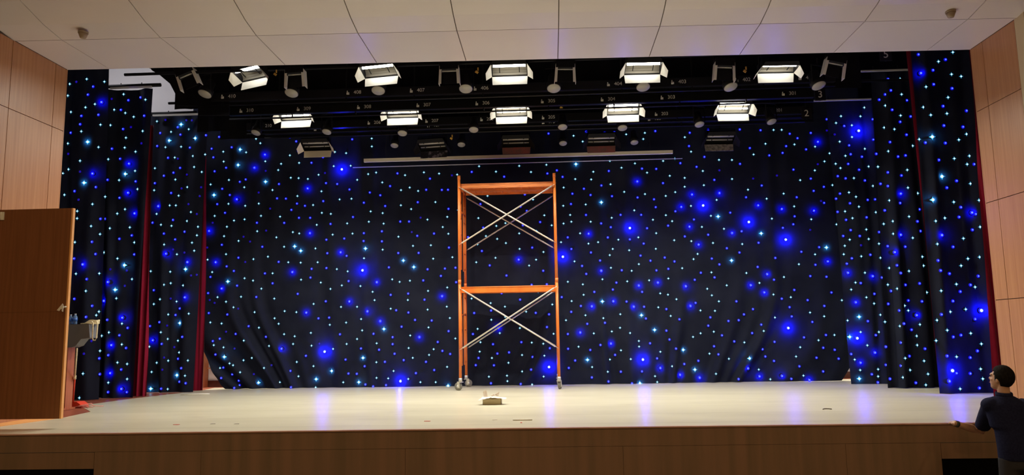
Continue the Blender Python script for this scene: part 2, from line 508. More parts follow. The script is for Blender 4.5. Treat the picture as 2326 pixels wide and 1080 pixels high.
const = lambda v: (lambda z: v)
YB = 15.72
bl_t, bl_b = atY(462, 620, YB), atY(497, 880, YB)
def b_left(z):
    h = z - SZ
    return bl_t.x - .35 + max(0, 1 - h / 1.9) ** 1.5 * (bl_b.x - bl_t.x + .35 + .12)
br_b = atY(1912, 862, YB)
def b_right(z):
    h = z - SZ
    return br_b.x + .75 - max(0, 1 - h / 1.5) ** 1.5 * .75
back = Cloth('star_backdrop', YB, b_left, b_right, 7.3, star_cloth, amp=.022, per=.55, seed=2, sweep=[(-6.6, 1.5, .085), (-.5, -.9, .03), (4.2, -1.0, .04), (.6, .5, .03)])
L1 = Cloth('star_leg_curtain', 13.25, const(-10.6), linx(atY(250, 170, 13.25), atY(222, 905, 13.25)), 7.6, star_cloth, amp=.05, per=.36, seed=3)
l2t = atY(348, 202, 13.6)
L2 = Cloth('star_leg_curtain', 13.6, const(-9.4), linx(l2t, atY(304, 900, 13.6)), l2t.z, star_cloth, amp=.05, per=.34, seed=4)
l3t = atY(470, 259, 14.95)
L3 = Cloth('star_leg_curtain', 14.95, const(-8.9), linx(atY(472, 300, 14.95), atY(440, 885, 14.95)), l3t.z, star_cloth, amp=.05, per=.40, seed=5)
R1 = Cloth('star_leg_curtain', 12.2, linx(atY(2085, 300, 12.2), atY(2136, 893, 12.2)), const(7.6), 7.6, star_cloth, amp=.05, per=.36, seed=6)
r2t = atY(2060, 160, 13.5)
R2 = Cloth('star_leg_curtain', 13.5, linx(atY(1985, 250, 13.5), atY(2018, 880, 13.5)), const(8.4), r2t.z, star_cloth, amp=.055, per=.34, seed=7)
r3t = atY(1970, 228, 14.6)
R3 = Cloth('star_leg_curtain', 14.6, linx(atY(1880, 300, 14.6), atY(1936, 870, 14.6)), const(8.9), r3t.z, star_cloth, amp=.045, per=.36, seed=8)
red1 = Cloth('velvet_curtain', 13.98, linx(atY(320, 300, 13.98), atY(290, 893, 13.98)), linx(atY(349, 300, 13.98), atY(333, 893, 13.98)), 6.3, red_cloth, amp=.045, per=.11, seed=9)
red2 = Cloth('velvet_curtain', 15.35, linx(atY(446, 300, 15.35), atY(425, 885, 15.35)), linx(atY(470, 300, 15.35), atY(461, 885, 15.35)), 6.6, red_cloth, amp=.045, per=.11, seed=10)
red3 = Cloth('velvet_curtain', 11.15, linx(atY(2208, 200, 11.15), atY(2257, 890, 11.15)), const(7.2), 7.2, red_cloth, amp=.03, per=.12, seed=11)
red4 = Cloth('velvet_curtain', 12.75, linx(atY(2077, 300, 12.75), atY(2137, 890, 12.75)), const(6.9), 6.9, red_cloth, amp=.03, per=.12, seed=12)
cloths = [
 (R1, 'rightmost black star cloth leg, nearest the right wood wall behind the man', 90, 60),
 (R2, 'black star cloth leg with long creases, second from the right wood wall', 90, 60),
 (R3, 'black star cloth leg immediately right of the wide star backdrop', 90, 60),
 (L1, 'leftmost black star cloth leg, behind the grey-topped lectern', 110, 60),
 (L2, 'black star cloth leg left of the wider red velvet strip', 90, 60),
 (L3, 'black star cloth leg between the two red velvet strips on the left', 90, 60),
 (back, 'wide black star cloth backdrop behind the orange scaffold tower', 420, 110)]
objs = {}
for c, lab, nx, nz in cloths:
    o = c.grid(nx, nz).build(c.name, c.mat)
    tag(o, lab, 'curtain', 'star cloth legs at the stage sides' if c is not back else None)
    objs[c] = o
for c, lab in ((red1, 'wider dark red velvet curtain strip at left, rising from the floor between two star cloths'),
               (red2, 'narrow dark red velvet curtain strip beside the left edge of the wide backdrop'),
               (red3, 'thin red velvet curtain edge showing along the right wood wall'),
               (red4, 'dark red velvet sliver showing between the two rightmost star cloth legs')):
    tag(c.grid(60, 30).build(c.name, c.mat), lab, 'curtain')

STARS = {
'A': (130, 140, 2.8425, {
 'w': '192,114 82,146 306,131 70,221 430,212 571,247 245,276 184,297 90,327 369,312 441,333 495,358 281,409 345,412 157,452 553,450 445,493 70,530 268,554 437,557 507,583 149,642 331,632 74,697 38,723 504,707 401,767 311,874 520,825 48,862 439,955 389,983 131,967 130,1014 229,922 220,1064 470,1072 645,387 850,438 736,455 1005,441 969,373 801,551 700,554 1073,583 956,601 877,611 760,621 885,682 1076,647 632,690 934,714 1110,766 764,763 992,795 841,812 627,832 785,867 1107,920 727,930 767,930 643,985 864,973 1018,998 839,1031 671,1055 739,1062 1097,1068 341,1078',
 'W': '198,520 175,784 441,727 801,407 724,511 892,496 1013,863',
 'b': '234,163 200,215 461,251 540,233 563,351 413,313 268,345 150,406 158,352 90,461 427,437 355,564 408,629 251,812 114,838 404,881 508,775 327,765 667,463 797,473 779,425 950,424 962,477 1047,488 647,547 858,557 717,623 795,688 690,739 752,719 632,787 999,564 1010,620 1018,710 737,850 1067,823 1116,863 1035,922 749,1024 1085,978 617,1042 281,1017 310,1017 1128,555 1092,687',
 'd': '125,132 353,242 477,424 545,529 72,597 149,712 139,893 700,378 835,380 871,381 780,628 838,731 804,820 930,813 921,870 849,922 903,986 1005,1042',
 'B': '289,264 231,725 466,661 460,849 502,982 655,936'}),
'B': (460, 280, 3.375, {
 'w': '80,52 412,121 445,155 22,241 160,219 336,225 163,294 3,377 205,438 65,471 483,294 604,313 582,361 742,306 671,248 1016,222 1102,231 1007,331 1137,328 1298,119 1299,180 891,397 678,420 738,423 809,429 1187,436 1271,392 1332,380 538,514 322,493 913,524 729,560 1052,586 1143,581 849,629 916,689 985,697 1290,678 1276,757 203,621 329,635 433,618 450,712 97,712 243,748 324,739 596,718 191,797 421,830 167,868 278,904 568,877 694,837 743,847 877,781 1110,770 999,856 1151,848 30,897 627,949 867,962 182,1006 503,1025 392,1044 1239,1037 659,1068 754,1071 884,1068 20,1048 41,1048',
 'W': '289,203 274,322 484,450 88,553 707,946 754,980 1250,962',
 'b': '14,33 27,93 288,91 130,106 73,198 720,141 671,110 850,132 1149,125 925,262 837,305 735,215 288,451 333,433 948,461 1034,468 1128,510 154,503 573,578 641,580 927,599 787,635 726,618 683,666 1284,533 1238,611 741,727 827,727 628,766 419,765 1155,721 983,774 951,895 1088,886 1238,845 1236,905 958,999 1106,1019 460,949 150,934 585,1065 114,624 588,468 277,1033',
 'd': '228,187 182,342 486,367 432,533 214,552 520,656 489,825 316,872 366,909 79,765 38,955 940,383 329,1066',
 'B': '188,47 87,262 92,370 400,343 265,585 176,688 53,828 808,502 825,845 1060,992 103,1068 481,243',
 'H': '1070,356'}),
'C': (860, 340, 3.6, {
 'w': '31,270 217,211 371,188 495,198 643,206 184,333 255,312 324,340 465,431 183,457 267,488 400,574 562,552 42,607 525,635 163,714 571,690 428,784 282,789 34,820 447,894 604,882 112,1063 257,1074 822,138 960,182 1150,135 1372,126 1246,185 891,380 816,562 1263,410 1355,539 963,626 1415,621 1290,668 1150,687 970,732 1041,766 1153,814 1348,839 956,887 799,923 1288,902 1231,950 1037,603 878,709 809,776 651,496 34,521',
 'W': '288,962 203,909',
 'b': '155,196 421,239 95,300 390,330 518,331 568,330 321,432 15,375 55,463 572,486 178,590 250,590 454,688 317,707 28,670 28,752 576,803 162,848 328,847 543,975 629,968 401,981 85,965 510,1035 762,184 1196,368 833,447 1212,503 1321,594 856,640 703,684 732,718 845,831 909,949 1256,803 1346,993 1046,1032 1380,197 1027,223 698,537 366,1072 1161,467 1180,620',
 'd': '600,212 272,676 344,558', 'B': '1146,902'}),
'D': (1240, 280, 3.375, {
 'w': '195,38 367,32 758,76 615,87 746,123 282,142 212,98 1064,109 1112,220 490,291 682,310 579,343 775,381 363,374 225,430 347,433 495,470 136,495 600,528 759,545 918,559 991,530 1063,489 949,405 1202,368 1326,283 1210,477 898,291 988,273 133,635 305,625 186,705 677,670 1308,590 1111,636 504,727 820,742 919,707 967,753 1264,712 343,757 195,757 135,771 1195,797 42,783 262,846 845,845 400,914 555,895 708,877 983,899 1114,906 1280,920 116,914 326,925 512,966 638,976 842,965 489,1013 1162,1004 1131,1044 219,1061 1063,421 7,320',
 'W': '230,315 425,608 1320,717',
 'b': '20,81 309,66 450,74 525,71 884,18 838,62 1102,75 1243,51 1096,177 1030,308 128,413 84,363 13,387 482,368 425,479 291,504 203,542 342,552 192,621 307,705 506,561 702,571 828,585 841,645 897,461 845,352 736,350 1154,336 1290,436 572,704 730,704 423,770 497,799 775,807 643,893 749,925 474,878 167,877 345,993 195,966 725,1017 801,1056 910,1032 1064,870 1243,857 1271,1040 1134,740 936,787 992,677 415,1055 985,1062 1214,260',
 'B': '700,448 327,849 1119,548 1329,537 1037,643 1100,795 1170,933', 'H': '643,806 1204,633 130,1026'}),
'E': (1600, 260, 3.375, {
 'w': '1046,15 1195,16 529,121 591,120 1008,67 1129,85 467,227 689,232 847,249 1036,210 1130,175 1228,265 958,300 376,309 110,351 210,351 919,362 1080,319 1005,380 845,431 1042,413 1258,401 1329,403 211,497 733,506 1145,490 333,579 980,544 1291,550 93,657 606,609 1107,600 1161,633 476,648 687,707 1183,709 1077,745 1313,752 516,801 818,806 1134,797 48,780 149,879 1011,845 1240,884 66,989 289,996 1113,962 1258,957 1337,993 1075,1009 1067,1074 847,1075',
 'W': '103,785 435,914 935,1022',
 'b': '936,39 1289,39 1070,90 653,150 814,144 712,184 429,123 270,117 625,245 347,260 1108,239 1293,195 778,270 598,297 1120,307 1206,326 1316,304 272,381 681,425 1101,381 1184,426 1021,475 74,502 814,494 1081,492 1229,508 438,547 914,557 836,588 318,637 1038,609 1008,648 1250,657 1307,653 706,637 1115,683 197,755 690,783 1020,749 1242,791 680,844 1085,810 600,871 284,898 1120,889 1063,934 1190,934 30,924 1338,904 414,986 878,1020 171,1028 268,1061 742,1055 1271,1078 805,40 916,680 496,316',
 'd': '937,125 998,155 868,383 373,493 555,470 893,665 810,887 114,430 1200,1005',
 'B': '868,212 115,603 411,699 592,727 838,740 211,911', 'H': '1180,128 339,827 622,962'}),
'F': (1940, 100, 2.7, {
 'w': '604,52 516,109 596,187 655,200 281,215 440,264 575,329 290,310 190,379 62,391 423,389 469,437 568,428 37,445 246,524 284,440 183,514 688,554 641,589 358,626 398,586 66,645 209,659 706,688 613,704 692,739 89,752 148,753 325,774 712,858 113,872 329,883 389,917 610,971 215,961 10,938 27,999 132,1034 336,1060 555,1069 765,960',
 'W': '478,571 396,773 537,814 482,957',
 'b': '393,66 559,97 482,162 207,217 486,249 599,274 544,383 688,411 345,223 224,286 189,311 322,347 153,343 232,405 112,461 281,479 345,446 549,502 666,510 320,558 219,603 117,589 436,607 558,609 135,676 314,685 268,692 518,713 735,739 44,690 31,771 206,789 289,808 627,841 65,838 567,883 161,859 206,873 83,957 128,955 281,977 653,1003 187,1022 399,1016 744,1045 642,1063 75,1064',
 'B': '407,181 284,920 742,599 720,1036', 'H': '24,534'}),
'G': (460, 580, 3.375, {
 'w': '393,32 503,13 660,57 754,60 883,56 1239,25 539,140 324,178 389,196 453,258 757,189 908,211 1114,125 1031,108 1069,233 982,260 1212,238 1305,282 1320,346 117,323 182,358 297,320 552,334 239,401 401,438 554,485 631,430 721,438 853,375 1063,398 1186,397 62,517 148,525 585,527 434,557 977,535 1102,518 1217,491 1225,578 832,597 627,607 708,623 318,656 1186,644 1106,682 88,691 512,697 696,682 837,695 1002,720 1336,677 163,708 380,789 316,807 724,820 473,866 852,852 209,831 236,845 290,899 136,867 737,930 1080,976 1335,942 1334,822 594,976 108,971 968,1020 869,1015 76,131 32,36',
 'W': '195,203 168,781 430,979 872,952 991,889 1199,975 1231,789',
 'b': '187,87 242,122 267,235 539,217 585,55 838,106 951,100 480,141 63,168 45,292 414,322 946,355 829,173 1121,200 192,456 50,445 355,546 256,605 488,627 134,642 81,660 101,763 972,480 1055,608 794,773 230,915 145,943 675,889 1098,802 1184,911 1120,909 1216,717 1244,853 1250,993 1309,1008 286,998 280,963 245,1019 1312,604 731,298 890,486 162,863 680,1014 213,1030',
 'd': '278,22 329,53 57,345 94,367 275,411 182,588 247,717 896,679 530,845 395,913',
 'B': '104,57 149,257 690,131 1127,357 797,442 1265,433 1337,209 607,719', 'H': '1228,118 938,741'}),
'K': (860, 620, 3.8575, {
 'w': '120,60 185,81 274,71 434,160 602,130 257,240 430,324 598,298 107,316 625,398 278,551 264,661 483,671 443,721 300,747 673,577 601,826 132,862 85,927 367,960 501,960 261,932 815,227 1139,130 1398,169 1107,298 988,413 982,267 1293,342 1110,388 868,493 1238,486 1062,530 893,610 1342,613 1443,623 886,692 1257,722 1452,728 993,748 1138,790 1258,866 967,912 1125,903 1129,951 1446,911 1522,279 1533,536 1345,980 438,480',
 'W': '47,494 609,992',
 'b': '107,195 260,184 392,68 403,237 680,84 155,330 262,350 320,415 466,420 202,474 124,566 124,627 519,608 614,513 560,686 628,713 141,711 56,782 221,767 416,782 488,854 328,881 66,986 337,1000 484,1004 1122,26 1078,180 1341,107 1474,103 1240,237 838,354 1377,353 1493,365 1475,477 827,538 1003,627 1251,609 1143,699 1041,709 876,748 852,811 1011,812 1349,739 1336,850 1500,662 1246,976 985,970 5,676 986,332',
 'B': '546,30 557,207 15,426 358,566 1050,485', 'H': '193,951 1493,827'}),
'P': (1240, 580, 3.375, {
 'w': '219,48 487,3 498,98 712,70 657,121 433,186 1044,101 1131,33 168,205 283,225 623,202 791,194 938,180 1236,259 1271,309 289,305 197,353 876,294 935,304 1000,339 1325,355 861,401 1184,425 1295,428 303,462 154,500 440,484 570,454 956,467 49,379 568,558 505,586 367,601 645,598 1185,600 1127,628 1286,588 712,659 714,702 250,703 575,731 877,742 1253,756 650,798 490,801 354,859 474,895 967,853 836,929 853,974 1303,911 57,601 1268,133 430,995 590,992',
 'W': '433,356 732,462 833,574 1052,727 319,804 1142,879 720,983',
 'b': '277,84 309,145 415,43 726,7 801,44 910,20 985,49 1271,28 1329,72 540,212 513,265 371,283 618,357 938,106 1187,136 847,118 581,117 737,283 752,397 268,391 194,436 1147,367 1260,478 1023,493 923,415 317,528 452,520 168,606 923,580 947,648 798,677 1244,542 1288,700 418,690 170,719 340,728 530,766 224,809 175,866 574,895 352,939 736,893 852,793 1168,811 1060,836 479,970 660,985 1122,987 1190,985 1292,172 1140,190 121,323 24,454 9,551 30,714 1322,762 997,718 766,487',
 'B': '424,121 858,212 1072,240 352,394 517,355 263,595 1108,391 877,867 1028,919 1178,941 712,235 673,397 498,680', 'H': '743,802'}),
'I': (130, 480, 2.4545, {
 'w': '113,3 112,40 191,84 337,13 294,98 240,129 100,174 262,231 337,265 106,350 236,348 418,380 331,487 219,581 234,561 362,628 289,677 361,744 133,742 249,696 240,780 337,845 391,853 145,907 391,937 286,957 125,1042 431,175 161,446',
 'W': '405,92 376,302 324,439',
 'b': '247,43 268,43 195,172 348,155 215,240 96,265 166,380 97,490 196,529 162,591 280,607 348,693 394,652 385,764 236,822 286,804 358,884 239,910 431,242 417,136 285,1010 390,1010 242,1044',
 'd': '297,325 389,332 378,417 150,796 192,725', 'B': '432,14 145,298 285,396 263,501 365,595 304,748 298,904 360,992'}),
'J': (330, 480, 2.5733, {
 'w': '68,15 93,80 153,86 247,60 303,142 111,196 274,185 186,253 287,232 33,352 147,355 110,431 150,422 222,435 87,516 51,544 184,529 135,605 255,600 92,709 132,748 192,758 25,793 199,827 135,875 68,887 250,874 38,941 132,1041 233,963 355,168 360,285 380,652 309,92',
 'W': '236,340 203,655 186,960 33,1039',
 'b': '163,54 44,69 110,132 231,121 176,166 51,463 203,570 178,608 84,650 29,673 217,736 97,777 373,117 375,384 370,480 211,919 237,1007 201,998 94,1039 13,862 193,864',
 'd': '150,512 164,225 230,243 129,670 111,857 101,928 171,796 269,377 302,373', 'B': '123,250 46,756 248,299 233,505'}),
'L': (1600, 560, 3.2725, {
 'w': '909,12 823,66 1031,60 701,134 1165,75 311,199 51,196 590,229 408,273 165,291 1122,270 20,319 55,365 512,359 641,379 1090,322 1192,197 1203,380 1020,402 107,409 1260,426 78,480 784,493 889,521 523,530 1063,552 68,636 440,630 965,660 847,699 1160,638 296,715 711,751 38,798 1210,737 680,820 1116,843 181,837 1157,921 403,917 735,962 489,989 881,1004 1290,915 1290,968 88,948 1296,638',
 'W': '201,106 1149,525 1079,674 335,834 1150,985',
 'b': '166,14 851,10 720,41 526,87 1095,90 54,93 111,135 824,138 1058,130 395,154 1161,274 786,222 906,227 516,249 943,344 667,325 1262,354 574,390 766,401 890,444 237,410 632,453 360,468 293,507 648,522 42,528 178,556 254,550 422,583 801,563 1214,557 902,660 739,678 354,646 221,708 882,755 967,770 1273,661 1090,802 832,829 431,766 452,820 996,836 70,744 516,853 28,592 705,893 881,931 253,988 1243,952 1288,1012 645,986 130,663 520,711',
 'B': '259,47 916,113 1231,69 1066,198 1249,223 466,208 344,290 445,344 103,802 1266,791 1159,866 409,968 323,908 576,965 779,994 1124,417', 'H': '622,608 1134,684'}),
'M': (1960, 460, 2.4545, {
 'w': '72,56 258,80 115,121 166,106 19,151 89,231 34,204 277,199 168,176 97,310 330,304 337,354 256,384 146,367 138,460 190,482 355,503 232,577 252,604 97,628 317,682 122,667 90,722 205,691 299,746 24,797 302,797 235,870 84,931 262,936 340,885 362,958 84,971 222,977 350,1019 412,658 435,494 457,87 405,105 652,138 559,202 414,233 584,315 649,306 546,354 520,457 624,473 692,455 486,611 572,597 407,772 600,731 659,790 521,862 469,714 655,930 667,985 541,1041 507,2 17,532 61,564',
 'b': '315,40 92,167 303,107 19,84 543,29 628,67 536,83 609,154 676,207 235,248 501,249 137,245 189,352 210,395 105,420 236,461 315,453 63,511 156,495 252,548 140,567 418,325 432,381 481,398 642,412 541,498 500,551 598,461 437,626 202,604 228,677 270,711 28,662 71,742 127,806 211,783 345,817 545,741 502,751 706,738 624,652 637,829 597,866 258,858 468,857 127,907 211,912 49,960 294,1007 150,985 81,1003 597,955 520,953 648,1036 328,553 319,161',
 'B': '209,182 438,184 298,630 55,412 41,297 176,279 67,838 729,913 480,998', 'H': '657,604 496,939'})}

seen = []
for key, (x0, y0, s_, d) in STARS.items():
    for t in 'HBWwbd':
        for tok in d.get(t, '').split():
            a, b_ = tok.split(',')
            px, py = x0 + int(a) / s_, y0 + int(b_) / s_
            if any(abs(px - q[0]) < 6 and abs(py - q[1]) < 6 for q in seen): continue
            seen.append((px, py, t))

def led_mesh(name, kind, r, rc, m1, m2):
    m = MB()
    if kind == 'star':  # flare points built as a glowing star plate
        pts = []
        for k in range(8):
            rr = r if k % 2 == 0 else r * .42
            pts.append((rr * math.cos(PI * k / 4), -.002, rr * math.sin(PI * k / 4)))
        m.slab(pts, (0, .006, 0))
    else:
        m.ball((0, 0, 0), (r, r * .35, r), 10, 6)  # round a core this glowing dome imitates the bloom halo
    if rc:
        m.mi = 1
        m.ball((0, -r * .3 if kind != 'star' else -.002, 0), (rc, rc * .9, rc), 8, 6)
    me = bpy.data.meshes.new(name); bmesh.ops.recalc_face_normals(m.bm, faces=m.bm.faces); m.bm.to_mesh(me); m.bm.free()
    me.materials.append(m1); me.materials.append(m2)
    return me
LED = {'w': led_mesh('led_light', 'star', .034, .0130, led_cyan, led_white_core),
       'W': led_mesh('led_light', 'star', .056, .023, led_cyan, led_white_core),
       'b': led_mesh('led_light', 'round', .0285, .0125, led_blue, led_blue_core),
       'd': led_mesh('led_light', 'round', .022, 0, led_dim, led_dim),
       'B': led_mesh('led_light', 'round', .036, .017, led_blue, led_blue_core),
       'H': led_mesh('led_light', 'round', .044, .024, led_blue, led_white_core)}
RANK = {'H': 0, 'B': 1, 'W': 2, 'w': 3, 'b': 4, 'd': 5}
per = {c[0]: [] for c in cloths}
order = [(red3, 1), (R1, 0), (red4, 1), (L1, 0), (R2, 0), (L2, 0), (red1, 1), (R3, 0), (L3, 0), (red2, 1), (back, 0)]
for px, py, t in seen:
    for c, isred in order:
        p = c.hit(px, py)
        if p is not None:
            if isred: break
            per[c].append((t, p)); break
print('stars', {c.Y: len(v) for c, v in per.items()})
for c, lst in per.items():
    lst.sort(key=lambda q: RANK[q[0]])
    host = objs[c]
    for t, p in lst[:100]:
        o = bpy.data.objects.new('led_light', LED[t]); col.objects.link(o); o.parent = host
        o.location = p - Vector((0, .008, 0))
    rest = lst[100:]
    if rest:
        bm = bmesh.new()
        idx = {}
        mats = [led_cyan, led_white_core, led_blue, led_blue_core, led_dim]
        mslot = {'w': (0, 1), 'W': (0, 1), 'b': (2, 3), 'B': (2, 3), 'H': (2, 1), 'd': (4, 4)}
        for t, p in rest:
            a = len(bm.faces)
            nv = len(bm.verts)
            bm.from_mesh(LED[t])
            bm.verts.ensure_lookup_table(); bm.faces.ensure_lookup_table()
            for v in bm.verts[nv:]: v.co += p - Vector((0, .012, 0))
            for f in bm.faces[a:]: f.material_index = mslot[t][f.material_index]
        me = bpy.data.meshes.new('led_lights'); bm.to_mesh(me); bm.free()
        for q in mats: me.materials.append(q)
        o = bpy.data.objects.new('led_lights', me); col.objects.link(o); o.parent = host; o['kind'] = 'stuff'
    # added spots aimed back at the cloth imitate bloom round the strongest LEDs
    for t, p in lst:
        if t in 'HBW':
            ld = bpy.data.lights.new('bloom_spot', 'SPOT')
            ld.color = (.05, .45, .9) if t == 'W' else (.0, .0, 1.0)
            ld.energy = GLOW[t]
            ld.spot_size = R(165); ld.spot_blend = 1.0
            ld.shadow_soft_size = .008
            lo_ = bpy.data.objects.new('bloom_spot', ld); col.objects.link(lo_)
            lo_.location = p - Vector((0, {'H': .105, 'B': .07, 'W': .055}[t], 0)); lo_.rotation_euler = (PI / 2, 0, 0); lo_.parent = host
            if t == 'H':
                l2 = bpy.data.lights.new('led_beam', 'POINT'); l2.color = (.02, .02, 1.0); l2.energy = GLOW['out']; l2.shadow_soft_size = .02
                o2 = bpy.data.objects.new('led_beam', l2); col.objects.link(o2); o2.location = lo_.location.copy(); o2.parent = host
# ------------------------------------------------------------------ black masking and battens
def border(Y, pxl, pxr, yb, lab, seed, zt=8.4, zleft=None):
    a = atY(pxl, yb, Y); b_ = atY(pxr, yb, Y); mid = atY((pxl + pxr) / 2, yb, Y)
    c = Cloth('masking_border', Y, const(a.x), const(b_.x), zt, black_cloth, amp=.025, per=.4, seed=seed, zb=mid.z, flare=0)
    return tag(c.grid(120, 6).build('masking_border', black_cloth), lab, 'curtain')
border(12.45, 397, 1960, 224, 'black masking border behind the front row of floodlights', 21)
border(14.09, 449, 1850, 279, 'black masking border behind the second row of lit floodlights', 22)
border(14.32, 500, 1850, 297, 'black masking border just above the unlit rear floodlights', 23)
c = Cloth('masking_curtain', 16.35, const(atY(500, 300, 16.35).x), const(10.9), 8.5, black_cloth, amp=.03, per=.5, seed=24, zb=4.4, flare=0)
tag(c.grid(160, 8).build('masking_curtain', black_cloth), 'black masking curtain hung high behind the star cloths', 'curtain')
# black masking shape with the stepped end seen against the white wall
m = MB()
poly = [(330, 140), (345, 160), (362, 170), (386, 190), (399, 215), (401, 240), (450, 241), (450, 262), (520, 262), (520, 140)]
P = [atY(px, py, 12.34) for px, py in poly]
tag(m.slab(P, (0, .03, 0)).build('masking_flap', black_cloth), 'black cloth flap with a stepped end against the white stage wall, upper left', 'curtain')

def pipe(name, Y, pxl, pyl, pxr, r, mat, lab, cat='batten', Xr=None, group=None):
    a = atY(pxl, pyl, Y)
    xr = Xr if Xr is not None else atY(pxr, pyl, Y).x
    m = MB(); m.tube([(a.x, Y, a.z), (xr, Y, a.z)], r, 10)
    return tag(m.build(name, mat, None, (a.x, Y, a.z)), lab, cat, group), a
pipe('batten_pipe', 11.75, 283, 170, 0, .024, black_metal, 'front black batten pipe carrying the front row of floodlights', Xr=6.9)
pipe('batten_pipe', 12.55, 340, 153, 0, .022, black_metal, 'black batten pipe high behind the front row of floodlights', Xr=6.9)
pipe('batten_pipe', 13.35, 383, 235, 0, .024, black_metal, 'black batten pipe carrying the second row of lit floodlights', Xr=7.2)
def pale(Y, x0, y0, x1, y1, hgt, lab, pipe_to=None):
    a = atY(x0, y0, Y); b_ = atY(x1, y1, Y)
    zc = (a.z + b_.z) / 2
    t = empty('curtain_batten', (a.x, Y, zc), lab, 'batten')
    m = MB(); m.b2((0, -.03, -hgt / 2), (b_.x - a.x, .0, hgt / 2)); m.build('rail', grey_pipe, t)
    n_ = max(2, int((b_.x - a.x) / .5))
    for k in range(n_):
        x = (b_.x - a.x) * (k + .5) / n_
        q_ = MB(); q_.tube([(x, -.015, hgt / 2), (x, -.015, .09)], .008, 6); q_.build('bracket', black_metal, t)
    if pipe_to:
        e = atY(pipe_to, y0 - 7, Y)
        m = MB(); m.tube([(-.05, 0, e.z - zc + .0), (e.x - a.x, 0, e.z - zc)], .035, 10); m.build('pipe', black_metal, t)
pale(13.45, 252, 200, 346, 199, .034, 'pale rail and black pipe over the star cloth leg second from left', 365)
pale(14.8, 348, 263, 490, 259, .036, 'pale rail and black pipe over the third star cloth leg from the left', 446)
pale(14.5, 1848, 229, 1978, 227, .028, 'short pale rail beside the painted number 2 on the right')
pale(13.4, 1955, 163, 2066, 159, .028, 'short pale rail high right below the ceiling edge')
# the long pale batten above the scaffold
a = atY(827, 364, 15.42); b_ = atY(1528, 347, 15.42); zc = (a.z + b_.z) / 2
t = empty('long_batten', (a.x, 15.42, zc), 'long cream batten bar above the orange scaffold with a thin pipe under it', 'batten')
m = MB(); m.b2((0, -.03, -.034), (b_.x - a.x, .03, .034)); m.build('bar', pale_pipe, t)
m = MB(); m.tube([(-.25, .05, -.13), (b_.x - a.x + .2, .05, -.13)], .010, 8); m.build('thin_pipe', grey_pipe, t)
for k in range(7):
    x = (b_.x - a.x) * (k + .5) / 7
    m = MB(); m.tube([(x, 0, .03), (x, 0, 2.2)], .004, 6); m.build('lift_wire', black_metal, t)
    m = MB(); m.tube([(x, .05, -.13), (x, .02, .0)], .004, 6); m.build('bracket', black_metal, t)

# text helper
def text_mesh(s, size, mat, parent, loc, name='number_label'):
    cu = bpy.data.curves.new('t', 'FONT'); cu.body = s; cu.size = size; cu.extrude = .0012; cu.align_x = 'CENTER'; cu.align_y = 'CENTER'
    ob = bpy.data.objects.new('t', cu); col.objects.link(ob)
    bpy.context.view_layer.update()
    me = bpy.data.meshes.new_from_object(ob.evaluated_get(bpy.context.evaluated_depsgraph_get()))
    bpy.data.objects.remove(ob)
    me.transform(Matrix.Rotation(PI / 2, 4, 'X'))
    me.materials.clear(); me.materials.append(mat); me.name = name
    o = bpy.data.objects.new(name, me); col.objects.link(o); o.parent = parent; o.location = loc
    return o

def strip(Y, px0, px1, yc, labels, lab, extra=()):
    a = atY(px0, yc, Y); b_ = atY(px1, yc, Y)
    zs = [atY(px, py, Y).z for _, px, py in labels]
    zc = sum(zs) / len(zs)
    t = empty('connector_strip', (a.x, Y, zc), lab, 'cable strip')
    m = MB(); m.b2((0, 0, -.075), (b_.x - a.x, .09, .07))
    m.build('trunking', strip_metal, t)
    m = MB(); m.tube([(0, .045, -.14), (b_.x - a.x, .045, -.14)], .016, 8); m.build('pipe', strip_metal, t)
    for k in range(1, 9):
        x = (b_.x - a.x) * k / 9
        m = MB(); m.b2((x - .01, .03, -.15), (x + .01, .06, 1.2)); m.build('hanger', black_metal, t)
    for s, px, py in labels:
        p = atY(px, py, Y)
        big = len(s) == 1
        text_mesh(s, .15 if big else .088, print_white, t, (p.x - a.x, -.004, 0))
        if not big:
            m = MB(); x = p.x - a.x - .16
            m.b2((x - .025, -.012, -.035), (x + .02, -.001, .0)); m.b2((x - .02, -.012, .005), (x - .005, -.001, .03))
            m.build('socket', print_white, t)
    return t
strip(12.31, 480, 1900, 200, [('410', 527, 214), ('408', 812, 206), ('407', 956, 201), ('406', 1101, 198), ('404', 1404, 191), ('403', 1550, 188), ('402', 1696, 186), ('401', 1840, 185)], 'front black connector strip with numbers 401 to 410 just above the ceiling edge')
strip(12.85, 520, 1850, 235, [('310', 568, 244), ('309', 698, 243), ('308', 835, 240), ('307', 970, 237), ('306', 1104, 235), ('305', 1253, 232), ('304', 1389, 229), ('303', 1525, 224), ('301', 1801, 218)], 'second black connector strip from the front, numbers 301 to 310')
strip(13.96, 560, 1830, 270, [('210', 610, 281), ('206', 857, 276), ('207', 988, 272), ('206', 1113, 270), ('205', 1253, 267), ('203', 1510, 262), ('201', 1770, 258)], 'third black connector strip from the front, numbers 201 to 210')
strip(14.18, 600, 1830, 280, [('107', 735, 286), ('107', 992, 284), ('105', 1253, 280), ('103', 1494, 275)], 'rear black connector strip with small white numbers 103 to 107')
for s, px, py, Y, lab in (('2', 1832, 258, 13.5, 'number plate with a large 2 beside the rightmost lit second-row floodlight'), ('3', 1863, 215, 12.8, 'number plate with a large 3 under the rightmost front-row spotlight'), ('5', 2012, 124, 11.5, 'black number plate with white 5 half hidden by the ceiling edge')):
    p = atY(px, py, Y)
    t = empty('number_plate', p, lab, 'number plate')
    m = MB(); m.b2((-.09, 0, -.10), (.09, .01, .10)); m.build('plate', strip_metal, t)
    m = MB(); m.b2((-.01, .012, -.1), (.01, .025, .5)); m.build('hanger', black_metal, t)
    text_mesh(s, .17, print_white, t, (0, -.003, 0))

